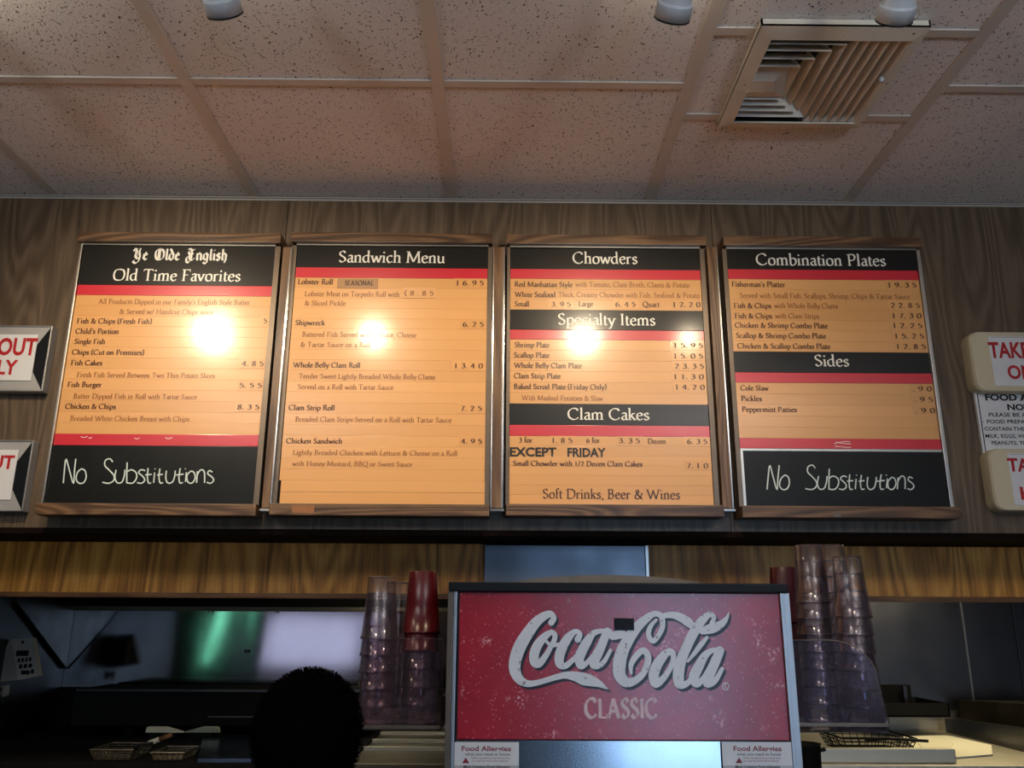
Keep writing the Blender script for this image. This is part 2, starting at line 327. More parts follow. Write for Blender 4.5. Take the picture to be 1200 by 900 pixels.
g('m', 70, 'l 10,42 10,0;c 10,32 20,43 31,41 34,30 34,0;c 34,32 44,43 55,41 58,30 58,0;f 10,0;f 34,0;f 58,0'); g('n', 47, 'l 10,42 10,0;c 10,32 20,43 32,41 35,30 35,0;f 10,0;f 35,0;l 3,39 10,42')
g('o', 44, 'c 22,43 10,38 6,21 10,5 22,1 34,5 38,21 34,38 22,43'); g('p', 46, 'l 10,42 10,-24;c 10,34 22,43 36,38 40,20 30,3 18,0 10,5;f 10,-24'); g('q', 46, 'c 34,39 22,43 8,34 6,14 18,1 34,9;l 34,42 34,-24;f 34,-24')
g('r', 33, 'l 10,42 10,0;c 10,30 18,41 30,40;f 10,0;l 3,39 10,42'); g('s', 34, 'c 28,35 20,43 9,38 10,28 26,17 27,7 16,0 6,8'); g('t', 27, 'c 12,56 11,30 12,6 18,1 26,5;h 4,41 25,41')
g('u', 47, 'c 10,42 10,12 16,2 26,3 35,12;l 35,42 35,3;l 35,3 42,1;l 4,42 10,42'); g('v', 42, 'l 5,42 20,0;l 20,0 36,42;f 5,42;f 36,42'); g('w', 62, 'l 5,42 18,0;l 18,0 31,40;l 30,40 43,0;l 43,0 57,42;f 5,42;f 57,42')
g('x', 42, 'l 6,42 36,0;l 34,42 6,0;f 6,0;f 36,42'); g('y', 42, 'l 5,42 21,2;c 37,42 22,2 14,-18 5,-22;f 5,42;f 37,42'); g('z', 38, 'h 7,41 31,41;l 31,41 7,1;h 7,1 33,1')
g('1', 40, 'l 20,62 20,0;f 20,0;l 12,57 20,62'); g('2', 44, 'c 8,50 18,62 32,54 32,38 8,1;h 8,1 38,1'); g('3', 42, 'c 8,56 20,62 32,54 28,38 16,35;c 16,35 34,30 34,10 20,0 6,6'); g('4', 46, 'l 30,62 30,0;l 30,62 5,18;h 5,18 42,18'); g('5', 42, 'h 34,61 12,61;l 12,61 10,36;c 10,36 26,38 34,22 26,3 6,3')
g('6', 44, 'c 34,62 14,48 7,22 14,2 28,1 37,16 30,32 18,34 9,24'); g('7', 42, 'h 6,61 36,61;l 36,61 16,0'); g('8', 44, 'c 22,62 10,54 14,40 32,26 35,10 22,0 9,10 14,28 32,44 33,56 22,62'); g('9', 44, 'c 10,0 30,14 37,40 30,60 16,60 7,46 14,30 26,28 35,38'); g('0', 46, 'c 23,62 11,54 8,31 11,8 23,0 35,8 38,31 35,54 23,62')
g('&', 66, 'c 58,40 44,10 24,0 8,12 16,32 34,48 30,64 18,62 18,48 34,22 58,0;h 48,41 64,41'); g('.', 18, 'd 9,3'); g(',', 18, 'c 10,4 11,-4 5,-12'); g("'", 16, 'l 9,74 7,54'); g('(', 26, 'c 20,76 8,54 8,16 20,-10'); g(')', 26, 'c 6,76 18,54 18,16 6,-10'); g('/', 36, 'l 30,74 4,-8'); g('-', 28, 'h 5,24 23,24'); g('!', 20, 'l 10,70 10,16;d 10,3'); g(':', 18, 'd 9,3;d 9,36'); g(' ', 24, ''); g('_', 40, '')
BL = {}
def b(ch, adv, s): BL[ch] = (adv, [q.strip() for q in s.split(';')])
b('Y', 62, 'c 2,52 8,68 18,62 18,40 16,22 30,8 44,12;l 20,62 30,70;c 46,72 40,50 46,20 40,-10 22,-22 6,-12 14,-4;h 28,58 28,14'); b('e', 36, 'l 10,36 10,8 20,0 32,8;l 10,34 22,44 30,34 12,22'); b('O', 70, 'c 38,70 14,60 8,36 16,8 38,1 58,12 62,38 54,60 30,68;l 28,62 28,10;l 36,62 36,8'); b('l', 22, 'l 8,64 14,72;l 11,68 11,8 18,0')
b('d', 40, 'l 22,44 8,32 8,8 18,0 32,10 32,34 10,70'); b('E', 62, 'c 8,66 20,70 40,62 54,70;c 30,64 14,50 22,34 24,8 40,0 54,12;l 20,38 46,40;l 34,62 34,8;c 22,24 4,14 6,-10 18,-16 24,-8'); b('n', 44, 'l 4,38 10,44;l 10,42 10,6 16,0;l 10,32 24,44 34,34 34,6 40,0'); b('g', 42, 'l 20,44 8,34 8,10 18,2 32,12;l 20,44 32,36 32,-10 20,-22 6,-14'); b('i', 22, 'l 4,38 11,44;l 11,42 11,8 18,0;l 6,56 16,66'); b('s', 34, 'l 28,38 18,44 8,34 26,16 26,6 16,0 6,8'); b('h', 42, 'l 6,66 12,72;l 10,70 10,8 16,0;l 10,32 22,44 32,34 32,4 24,-16'); b(' ', 40, '')
def glyphmesh(text, font, bold=0., serif=True, seg=3):
    V, Fc = [], []; x = 0; DZ.clear(); kk = 0
    nib = (2.1+bold*.7, 3.0+bold*1.8, R(25)) if font is G else (1.4, 6.2, R(40))
    for ch in text:
        adv, st = font.get(ch, font[' '])
        for s in st:
            if not s: continue
            k = s[0]; pts = [tuple(float(v) for v in q.split(',')) for q in s[1:].split()]; pts = [(p[0]+x, p[1]) for p in pts]
            kk += 1; v0 = len(V)
            if k == 'f':
                if serif: y = pts[0][1]+(1.5 if pts[0][1] < 35 else -1.5); ribbon(V, Fc, [(pts[0][0]-9, y), (pts[0][0]+9, y)], 2.1)
            elif k == 'd':
                w = 4.5+bold; ribbon(V, Fc, [(pts[0][0]-w, pts[0][1]), (pts[0][0]+w, pts[0][1])], w)
            elif k == 'h': ribbon(V, Fc, pts, 2.2+bold*.5)
            elif k == 'c': ribbon(V, Fc, cat(pts, seg), 0, nib)
            else: ribbon(V, Fc, pts, 0, nib)
            DZ.extend([(kk % 5)*.00005]*(len(V)-v0))
        x += adv
    return V, Fc, x
def place(name, V, Fc, x0, z0, sx, sz, Y, m, parent):
    me = bpy.data.meshes.new(name); me.from_pydata([(x0+a*sx, Y-(DZ[i] if i < len(DZ) else 0), z0+c*sz) for i, (a, c) in enumerate(V)], [], Fc); me.update()
    return link(name, me, m, parent)
def text(txt, xl, xr, yb, cap, Y, m, parent, font=G, bold=0., seg=3, name='lettering', yoff=.0012, mid=None):
    p = at(xl, yb, Y); q = at(xr, yb, Y); V, Fc, w = glyphmesh(txt, font, bold, seg=seg)
    xs = [v[0] for v in V]; a, c = min(xs), max(xs); sx = (q.x-p.x)/(c-a)
    h = at(xl, yb-cap, Y).z-p.z
    return place(name, V, Fc, p.x-a*sx, p.z, sx, h/70, Y-yoff, m, parent)
def strokes(curves, f, Y, m, parent, name='lettering', w=None, seg=6, off=(0, 0)):
    V, Fc, D = [], [], []
    for ci, c in enumerate(curves):
        pts = [(f(p[0]+off[0], p[1]+off[1])+((p[2],) if len(p) > 2 else ())) for p in cat(c, seg)]
        ribbon(V, Fc, pts, w)
        if w is None:                    # round ends
            for e in (pts[0], pts[-1]):
                r = e[2]/2; i0 = len(V); V += [(e[0]+r*math.cos(t*math.pi/5), e[1]+r*math.sin(t*math.pi/5)) for t in range(10)]; Fc.append(tuple(range(i0, i0+10)))
        n0 = len(D); nn = len(V)-n0; D += [.00010*ci+.00009*i/nn for i in range(nn)]
    me = bpy.data.meshes.new(name); me.from_pydata([(a, Y-D[i], c) for i, (a, c) in enumerate(V)], [], Fc); me.update(); return link(name, me, m, parent)
def sans(txt, xl, xr, yb, cap, Y, m, parent, bold=0, name='lettering'):
    cu = bpy.data.curves.new('t', 'FONT'); cu.body = txt; cu.resolution_u = 3; cu.offset = bold; cu.fill_mode = 'FRONT'
    o = bpy.data.objects.new('t', cu); C.objects.link(o); bpy.context.view_layer.update()
    me = bpy.data.meshes.new_from_object(o); bpy.data.objects.remove(o); me.name = name
    xs = [v.co.x for v in me.vertices]; a, c = min(xs), max(xs); ys = .73 if not any(ch in 'gypq,' for ch in txt) else .73
    p = at(xl, yb, Y); q = at(xr, yb, Y); sx = (q.x-p.x)/(c-a); h = (at(xl, yb-cap, Y).z-p.z)/ys*1.0
    for v in me.vertices: v.co = Vector((p.x+(v.co.x-a)*sx, Y, p.z+v.co.y*h))
    me.materials.clear(); return link(name, me, m, parent)
# ------------------------------------------------------------------ structure
WY, CH = 2.375, CZ+1.256
GY = 2.65
zb = at(600, 628, WY).z
x0, x1 = -4.5, 4.5
wf = struct(MB().box(x0, WY+.012, zb, x1, WY+.10, CH+.12).obj('wall_front', M['wall']))
seams = [x0, -3.05, -1.83, at(337, 250, WY).x, at(833, 250, WY).x, 1.83, 3.05, x1]
for i in range(len(seams)-1):
    MB().box(seams[i]+.0008, WY, zb+.0, seams[i+1]-.0008, WY+.012, CH, .0006).obj('wood_panel', M['wall'], wf)
struct(MB().box(x0, WY-.012, zb-.002, x1, WY+.10, at(600, 622, WY).z).obj('trim_1', M['darktrim']))
struct(MB().box(x0, WY-.010, CH-.003, x1, WY, CH).box(x0, WY-.002, CH-.008, x1, WY, CH-.003).obj('trim_2', mat('wall_angle_enamel', (.42, .40, .37), .4)))
# soffit and golden bulkhead set back over the kitchen opening
gt, gb = zb+.06, at(300, 695, GY).z
struct(MB().box(x0, WY+.10, zb-.0, x1, GY+.1, zb+.05).obj('trim_3', M['darktrim']))
gw = struct(MB().box(x0, GY+.014, gb, x1, GY+.05, gt).obj('wall_bulkhead', M['gold']))
gs = [x0, -3.3, -2.1, at(315, 660, GY).x, at(512, 660, GY).x, at(568, 660, GY).x, at(757, 660, GY).x, 1.6, 2.8, x1]
for i in range(len(gs)-1):
    MB().box(gs[i]+.001, GY, gb, gs[i+1]-.001, GY+.014, zb, .0007).obj('wood_panel', M['gold'] if i != 5 else M['darktrim'], gw)
gz = at(300, 701, GY).z
struct(MB().box(x0, GY-.012, gz, x1, GY+.05, gb, .002).obj('trim_4', M['goldtrim']))
# steel sheet over the bulkhead behind the dispenser
a_, b_ = at(568, 640, GY-.03), at(757, 640, GY-.03)
MB().box(a_.x, GY-.03, gz-.02, b_.x, GY-.013, zb-.004, .002).obj('steel_panel', M['steelcol'], gw)
MB().box(b_.x-.004, GY-.038, gz-.02, b_.x+.006, GY-.03, zb-.004, .001).obj('edge_strip', M['alu'], gw)
for z in (.04, .09): MB().lathe([(0, -.002), (.003, -.002), (.004, 0)], 8, Matrix.Translation((b_.x-.012, GY-.031, gz+z)) @ Matrix.Rotation(R(90), 4, 'X')).obj('screw', M['alu'], gw)
# ceiling: backing, tiles, tees
ce = struct(MB().box(x0, -3.4, CH+.03, x1, 4.2, CH+.08).obj('ceiling', M['hole']))
sp = .6135; RX = [-1.398+sp*k for k in range(-5, 10)]; RX = [x for x in RX if x0 < x < x1]
XS = [x0]+RX+[x1]
CY = [1.785-.61*k for k in range(0, 9)]; CYl = sorted([y for y in CY if y > -3.3])
vent_col = next(i for i in range(len(XS)-1) if XS[i] < .7 < XS[i+1])
for x in RX: MB().box(x-.015, -3.4, CH-.001, x+.015, WY, CH+.004).box(x-.002, -3.4, CH+.004, x+.002, WY, CH+.03).obj('runner', M['grid'], ce)
for i in range(len(XS)-1):
    xa, xb = XS[i], XS[i+1]
    ys = CYl if i != vent_col else sorted([y for y in CYl if y < 1.4]+[1.585, 1.914])
    for y in ys: MB().box(xa+.015, y-.012, CH, xb-.015, y+.012, CH+.004).box(xa+.015, y-.002, CH+.004, xb-.015, y+.002, CH+.03).obj('cross_tee', M['grid'], ce)
    yy = [-3.4]+ys+[WY]
    for j in range(len(yy)-1):
        if i == vent_col and abs(yy[j]-1.585) < .01:
            MB().box(xa+.004, yy[j]+.003, CH+.0045, .56, yy[j+1]-.003, CH+.02).obj('ceiling_tile', M['tile'], ce)
            MB().box(.915, yy[j]+.003, CH+.0045, xb-.004, yy[j+1]-.003, CH+.02).obj('ceiling_tile', M['tile'], ce); continue
        MB().box(xa+.004, yy[j]+.003, CH+.0045, xb-.004, yy[j+1]-.003, CH+.02).obj('ceiling_tile', M['tile'], ce)
# rest of the room (out of frame): floor, side walls, back wall with glazing
struct(MB().box(x0-.1, -3.5, -.1, x1+.1, 4.2, 0).obj('floor', M['floor']))
struct(MB().box(x0-.1, -3.5, 0, x0, 4.2, CH+.1).obj('wall_left', M['darkwall']))
struct(MB().box(x1, -3.5, 0, x1+.1, 4.2, CH+.1).obj('wall_right', M['darkwall']))
struct(MB().box(x0, -3.5, 0, x1, -3.3, CH+.1).obj('wall_back', M['darkwall']))
# kitchen
KY = 3.9; CT = 1.10
kx0 = at(85, 712, KY).x; kx1 = 2.75
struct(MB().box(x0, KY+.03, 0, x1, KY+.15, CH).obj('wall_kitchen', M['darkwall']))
struct(MB().box(x0, GY+.05, CZ+.55, x1, KY+.03, CZ+.60).obj('ceiling_kitchen', M['hole']))
# ------------------------------------------------------------------ menu boards
YF = 2.325
def board(label, L_, Rr, top, bot, rows, lines, rail_px, rail_b, extra=None, slate=None, railm='rail'):
    """L_,Rr px of the face edges at mid height given as (px,py); rows (y0,y1,kind); lines in px"""
    xl, xr = at(*L_, YF).x, at(*Rr, YF).x; cx = (L_[0]+Rr[0])/2
    Z = lambda y: at(cx, y, YF).z
    zt, zbm = Z(top), Z(bot)
    e = empty('menu_board', ((xl+xr)/2, WY, zbm), label, 'menu board', 'hanging menu boards')
    MB().box(xl-.002, YF+.006, zbm, xr+.002, YF+.03, zt+.001).obj('back_panel', M['black'], e)
    MB().box(at(rail_px[0], top-3, YF).x, YF-.022, zt+.003, at(rail_px[1], top-3, YF).x, WY-.0005, Z(top-12), .002).obj('top_rail', M[railm], e)
    MB().box(at(rail_b[0], bot+6, YF).x, YF-.026, Z(bot+14), at(rail_b[1], bot+6, YF).x, WY-.0005, zbm-.001, .002).obj('bottom_rail', M[railm], e)
    MB().box(xl-.001, YF-.006, zt-.001, xr+.001, YF+.006, zt+.003).obj('top_channel', M['alu'], e)
    parts = []
    for (y0, y1, k) in rows:
        z0, z1 = Z(y1), Z(y0)
        if k == 'tan':
            n = max(1, round((y1-y0)/12.3)); zs = [z0+(z1-z0)*i/n for i in range(n+1)]
            for i in range(n):
                parts.append((zs[i], zs[i+1], MB().box(xl+.001, YF, zs[i]+.00012, xr-.001, YF+.006, zs[i+1]-.00012, .00025).obj('menu_strip', M['tan'], e)))
        else:
            dx = 0 if k != 'tan2' else .006
            o = MB().box(xl+.001+dx, YF-.001, z0+.0003, xr-.001+dx, YF+.006, z1-.0003, .0006).obj({'black': 'header_strip', 'red': 'red_strip', 'slate': 'chalkboard', 'tan2': 'menu_strip', 'alu': 'channel_strip'}[k], M[{'black': 'header', 'red': 'red', 'slate': 'slate', 'tan2': 'tan', 'alu': 'alu'}[k]], e)
            parts.append((z0, z1, o))
    def host(z):
        for a, c, o in parts:
            if a <= z <= c: return o
        return parts[0][2]
    for ln in lines:
        t, a, c, y = ln[:4]; kind = ln[4] if len(ln) > 4 else 'n'
        h = host(at((a+c)/2, y-3, YF).z)
        if kind == 'h': text(t, a, c, y, 13.2, YF, M['cream'], h, seg=5, yoff=.0022)
        elif kind == 'bl': text(t, a, c, y, 13, YF, M['cream'], h, font=BL, seg=4, yoff=.0022)
        elif kind == 'n': text(t, a, c, y, 5.9, YF, M['ink'], h, bold=.7, seg=2)
        elif kind == 'd': text(t, a, c, y, 5.7, YF, M['ink2'], h, bold=-.15, seg=2)
        elif kind == 'p':
            p0, p1 = at(a-3, y+2.5, YF), at(c+3, y-8.5, YF)
            MB().box(p0.x, YF-.0009, p0.z, min(p1.x, xr-.002), YF, p1.z, .0002).obj('price_card', M['tan'], h)
            text(t, a, c, y, 6.2, YF, M['ink'], h, bold=.4, seg=2, yoff=.0016)
        elif kind == 'b': text(t, a, c, y, 11, YF, M['ink'], h, bold=0, seg=4)
        elif kind == 's': sans(t, a, c, y, 10.5, YF-.0016, M['blackink'], h, bold=.03)
    if extra: extra(e, xl, xr, Z, host)
    return e, xl, xr, zt, zbm
hand = [[(80, 308), (88, 220), (98, 155), (122, 235), (145, 308), (152, 225), (160, 152)], [(197, 215), (172, 238), (162, 278), (178, 306), (208, 305), (226, 272), (220, 230), (197, 215)],
 [(396, 172), (378, 152), (350, 162), (346, 195), (375, 225), (403, 258), (402, 290), (372, 308), (330, 302)], [(418, 222), (410, 270), (425, 305), (455, 300), (470, 260), (474, 222)], [(488, 175), (486, 240), (486, 308)], [(488, 235), (515, 222), (545, 240), (548, 275), (525, 306), (488, 306)],
 [(604, 228), (578, 222), (562, 240), (590, 266), (600, 290), (580, 308), (552, 304)], [(622, 212), (618, 270), (625, 306), (642, 306)], [(604, 255), (645, 251)], [(664, 240), (658, 306)], [(668, 214), (665, 219)], [(698, 215), (692, 270), (700, 306), (718, 304)], [(680, 256), (718, 251)],
 [(740, 228), (736, 280), (752, 308), (780, 298), (793, 262), (796, 228)], [(828, 212), (820, 270), (826, 306), (845, 304)], [(800, 256), (850, 250)], [(868, 238), (862, 300)], [(862, 214), (860, 219)],
 [(897, 230), (872, 258), (876, 298), (902, 308), (924, 276), (916, 240), (897, 230)], [(938, 232), (933, 306)], [(936, 258), (958, 224), (982, 236), (984, 306)], [(1034, 238), (1014, 228), (1004, 248), (1030, 268), (1042, 290), (1022, 309), (998, 302)]]
def chalk(fx, fy):
    def ex(e, xl, xr, Z, host):
        f = lambda u, v: (lambda p: (p.x, p.z))(at(fx(u), fy(v), YF))
        h = host(f(500, 250)[1]); strokes(hand, f, YF-.0024, M['chalk'], h, w=.0018, seg=4)
    return ex
def ex1(e, xl, xr, Z, host):
    chalk(lambda u: 60+u/5.4545, lambda v: 510+v/5.4545)(e, xl, xr, Z, host)
    h = host(Z(516))
    for (a, y, w) in ((95, 511.8, 8), (104, 512.8, 4), (158, 513.5, 6), (194, 513.2, 8)):
        strokes([[(a, y), (a+w*.5, y+1), (a+w, y-.4)]], lambda u, v: (lambda p: (p.x, p.z))(at(u, v, YF)), YF-.0015, M['cream'], h, name='scuff_mark', w=.0009)
    MB().box(xl-.006, YF-.008, Z(592), xl, WY, Z(286), .001).obj('edge_channel', M['alu'], e)
    MB().box(xr, YF-.004, Z(592), xr+.016, YF+.03, Z(288), .001).obj('side_channel', M['channel'], e)
board('first menu board from left, Ye Olde English Old Time Favorites, chalked panel below', (75, 440), (310, 440), 288, 591,
 [(288, 334.5, 'black'), (334.5, 346.5, 'red'), (346.5, 509, 'tan'), (509, 522.5, 'red'), (522.5, 591, 'slate')],
 [('Ye Olde English', 155, 266, 304.5, 'bl'), ('Old Time Favorites', 132, 282, 328.8, 'h'),
  ("All Products Dipped in our Family's English Style Batter", 115, 293, 356, 'd'), ('& Served w/ Handcut Chips since', 140, 250, 367.8, 'd'),
  ('Fish & Chips (Fresh Fish)', 90, 178, 379), ('5', 309, 313, 379, 'p'), ("Child's Portion", 88, 139, 391), ('Single Fish', 87, 123, 403), ('Chips (Cut on Premises)', 84, 169, 415.5),
  ('Fish Cakes', 83, 120, 428), ('4. 8 5', 283, 309, 429, 'p'), ('Fresh Fish Served Between Two Thin Potato Slices', 90, 252, 442, 'd'), ('Fish Burger', 79, 119, 453.5), ('5. 5 5', 281, 307, 454.5, 'p'),
  ('Batter Dipped Fish in Roll with Tartar Sauce', 86, 231, 467, 'd'), ('Chicken & Chips', 76, 136, 479), ('8. 3 5', 278, 304, 479.8, 'p'), ('Breaded White Chicken Breast with Chips', 82, 222, 493, 'd')],
 (95, 331), (47, 303), ex1)
def ex2(e, xl, xr, Z, host):
    h = host(Z(331)); p, q = at(395, 338, YF), at(443, 327, YF)
    s = MB().box(p.x, YF-.002, p.z, q.x, YF-.0002, q.z, .0003).obj('sticker', M['sticker'], h); text('SEASONAL', 404, 438, 334.6, 5.5, YF, M['ink'], e, bold=1.5, seg=2, yoff=.0026)
    p, q = at(472, 349.5, YF), at(511, 337.5, YF); MB().box(p.x, YF-.0018, p.z, q.x, YF-.0002, q.z, .0003).obj('price_card', mat('pale_price_card', (.78, .42, .17), .35), host(Z(344)))
    text('( 8 . 8 5 |', 474, 508, 346.5, 6, YF, M['ink2'], e, bold=0, seg=2, yoff=.0024)
    MB().box(xr, YF-.004, Z(592), xr+.013, YF+.03, Z(289), .001).obj('side_channel', M['channel'], e)
    MB().box(xl-.013, YF-.004, Z(592), xl, YF+.03, Z(289), .001).obj('side_channel', M['channel'], e)
    MB().box(at(342, 597, YF-.026).x, YF-.0268, Z(603), at(368, 597, YF-.026).x, YF-.026, Z(594)).obj('worn_patch', M['handle'], e)
board('second menu board from left, headed Sandwich Menu, all tan strips to the bottom', (336.5, 440), (570, 440), 288.5, 591.5,
 [(289, 314, 'black'), (314, 326, 'red'), (326, 563.5, 'tan'), (563.5, 577, 'tan2'), (577, 591.5, 'tan2')],
 [('Sandwich Menu', 397, 521, 307.6, 'h'), ('Lobster Roll', 349, 390, 333), ('1 6. 9 5', 535, 567, 334.5, 'p'), ('Lobster Meat on Torpedo Roll with', 357, 468, 347, 'd'), ('& Sliced Pickle', 357, 405, 358, 'd'),
  ('Shipwreck', 346, 381, 381), ('6. 2 5', 542, 567, 383, 'p'), ('Battered Fish Served with Lettuce, Cheese', 354, 488, 394.5, 'd'), ('& Tartar Sauce on a Roll', 352, 434, 406.5, 'd'),
  ('Whole Belly Clam Roll', 343, 422, 430.5), ('1 3. 4 0', 533, 566, 431.5, 'p'), ('Tender Sweet Lightly Breaded Whole Belly Clams', 350, 510, 443.5, 'd'), ('Served on a Roll with Tartar Sauce', 349, 461, 456, 'd'),
  ('Clam Strip Roll', 338, 392, 480.5), ('7. 2 5', 540, 565, 481.5, 'p'), ('Breaded Clam Strips Served on a Roll with Tartar Sauce', 346, 529, 494, 'd'),
  ('Chicken Sandwich', 335, 401, 519.5), ('4. 9 5', 540, 565, 520, 'p'), ('Lightly Breaded Chicken with Lettuce & Cheese on a Roll', 343, 536, 533, 'd'), ('with Honey Mustard, BBQ or Sweet Sauce', 342, 483, 546, 'd')],
 (343, 577), (318.5, 573.5), ex2)
def ex3(e, xl, xr, Z, host):
    MB().box(xr, YF-.004, Z(592), xr+.015, YF+.03, Z(291), .001).obj('side_channel', M['channel'], e)
    MB().box(xl-.009, YF-.004, Z(592), xl, YF+.03, Z(291), .001).obj('side_channel', M['channel'], e)
board('third menu board from left, Chowders, Specialty Items and Clam Cakes', (597, 440), (828, 440), 291, 592,
 [(292, 316, 'black'), (316, 327.5, 'red'), (327.5, 363.5, 'tan'), (363.5, 387, 'black'), (387, 398.5, 'red'), (398.5, 473.5, 'tan'), (473.5, 498.5, 'black'), (498.5, 511.5, 'red'), (511.5, 592, 'tan')],
 [('Chowders', 671, 747, 309, 'h'), ('Red Manhattan Style', 603, 671, 336), ('with Tomato, Clam Broth, Clams & Potato', 674, 808, 336, 'd'), ('White Seafood', 603, 651, 348), ('Thick, Creamy Chowder with Fish, Seafood & Potato', 654, 820, 348, 'd'),
  ('Small', 603, 620, 359), ('3. 9 5', 646, 669, 359.5, 'p'), ('Large', 678, 695, 359), ('6. 4 5', 721, 745, 359.5, 'p'), ('Quart', 753, 773, 359.5), ('1 2. 2 0', 789, 821, 359.8, 'p'),
  ('Specialty Items', 654, 768, 380.8, 'h'), ('Shrimp Plate', 603, 644, 407), ('1 5. 9 5', 790, 824, 407.5, 'p'), ('Scallop Plate', 602, 644, 419), ('1 5. 0 5', 790, 824, 420, 'p'), ('Whole Belly Clam Plate', 602, 682, 431), ('2 3. 3 5', 791, 825, 432, 'p'),
  ('Clam Strip Plate', 602, 657, 443.3), ('1 1. 3 0', 790, 825, 444.3, 'p'), ('Baked Scrod Plate (Friday Only)', 602, 711, 455.8), ('1 4. 2 0', 792, 826, 456.5, 'p'), ('With Mashed Potatoes & Slaw', 611, 707, 469, 'd'),
  ('Clam Cakes', 665, 761, 491.8, 'h'), ('3 for', 608, 624, 518.5), ('1. 8 5', 647, 671, 519, 'p'), ('6 for', 687, 703, 519), ('3. 3 5', 725, 750, 519.3, 'p'), ('Dozen', 759, 780, 520), ('6. 3 5', 805, 829, 520.3, 'p'),
  ('EXCEPT', 597.5, 652, 534.3, 's'), ('FRIDAY', 665, 710, 535, 's'), ('Small Chowder with 1/2 Dozen Clam Cakes', 601, 753, 545.8), ('7. 1 0', 805, 830, 548.5, 'p'), ('Soft Drinks, Beer & Wines', 636, 797, 584, 'b')],
 (594, 826), (593, 846), ex3)
def ex4(e, xl, xr, Z, host):
    chalk(lambda u: 898.6+(u-80)*171.2/960, lambda v: 573.8+(v-308)*28/153)(e, xl, xr, Z, host)
    MB().box(xr, YF-.007, Z(595), xr+.010, WY, Z(293), .001).obj('edge_channel', M['alu'], e)
    MB().box(xl-.013, YF-.004, Z(595), xl, YF+.03, Z(293), .001).obj('side_channel', M['channel'], e)
    MB().box(xl, YF-.004, Z(595), xl+.007, YF, Z(529)).obj('channel_strip', M['alu'], e)
    h = host(Z(520))
    for q in ([(977, 520), (990, 517.5), (996, 518)], [(979, 518), (987, 519.5), (997, 520.5)], [(978, 523), (990, 524.2), (997, 524.4)]):
        strokes([q], lambda u, v: (lambda p: (p.x, p.z))(at(u, v, YF)), YF-.0015, M['cream'], h, name='scuff_mark', w=.0008)
    p = at(977, 606, YF-.026); MB().box(p.x, YF-.0268, p.z, p.x+.02, YF-.026, p.z+.014).obj('worn_patch', M['channel'], e)
board('fourth menu board from left, Combination Plates and Sides, chalked panel below', (861, 440), (1092, 440), 293, 594,
 [(293.5, 316.5, 'black'), (316.5, 328, 'red'), (328, 412.5, 'tan'), (412.5, 437, 'black'), (437, 449, 'red'), (449, 514, 'tan'), (514, 526, 'red'), (526, 529, 'alu'), (529, 594, 'slate')],
 [('Combination Plates', 886, 1038, 310.8, 'h'), ("Fisherman's Platter", 857.5, 920, 336), ('1 9. 3 5', 1041, 1074, 337, 'p'), ('Served with Small Fish, Scallops, Shrimp, Chips & Tartar Sauce', 867, 1066, 349, 'd'),
  ('Fish & Chips', 860, 904, 361), ('with Whole Belly Clams', 907, 982, 361, 'd'), ('2 2. 8 5', 1044, 1078, 360.8, 'p'), ('Fish & Chips', 861, 905, 373), ('with Clam Strips', 908, 960, 373, 'd'), ('1 7. 3 0', 1046, 1080, 372.8, 'p'),
  ('Chicken & Shrimp Combo Plate', 861, 970, 384), ('1 2. 2 5', 1047, 1081, 384.5, 'p'), ('Scallop & Shrimp Combo Plate', 862.5, 968, 396), ('1 5. 2 5', 1049, 1083, 396.8, 'p'), ('Chicken & Scallop Combo Plate', 864, 973, 408.2), ('1 2. 8 5', 1051, 1085, 409, 'p'),
  ('Sides', 955, 995, 429.3, 'h'), ('Cole Slaw', 867.5, 901, 457.5), ('. 9 0', 1070, 1092, 458.5, 'p'), ('Pickles', 868.5, 893, 470), ('. 9 5', 1072, 1093.5, 471, 'p'), ('Peppermint Patties', 869.5, 934, 482.5), ('. 9 0', 1073.5, 1096, 484, 'p')],
 (846, 1076), (867, 1121), ex4)
# stiles between the boards with their chrome edges and clips
for (a, c, dd, lab, ce1, ce2) in ((320.5, 329.5, 1, 'oak stile between the Old Time Favorites and Sandwich Menu boards', 339.5-6, 0), (577.5, 588.5, 1, 'oak stile between the Sandwich Menu and Chowders boards', 588, 575.5), (836.5, 847, 1, 'oak stile between the Chowders and Combination Plates boards', 848.5, 0)):
    X0, X1 = at(a, 440, YF).x, at(c, 440, YF).x; zt = at((a+c)/2, 291, YF).z; z0 = at((a+c)/2, 596, YF).z
    e = empty('wooden_stile', ((X0+X1)/2, WY, z0), lab, 'wood strip', 'stiles between menu boards')
    MB().box(X0, YF-.010, z0, X1, WY-.0005, zt, .0015).obj('stile', M['stile'], e)
    MB().box(X1, YF-.012, z0, X1+.005, WY-.0005, zt, .001).obj('metal_edge', M['chrome'], e)
    if ce2: MB().box(X0-.003, YF-.012, z0, X0, WY-.0005, zt, .001).obj('metal_edge', M['chrome'], e)
    MB().box(X0-.003, YF-.016, z0-.009, X1+.008, WY-.0005, z0-.003, .001).obj('chrome_clip', M['chrome'], e)
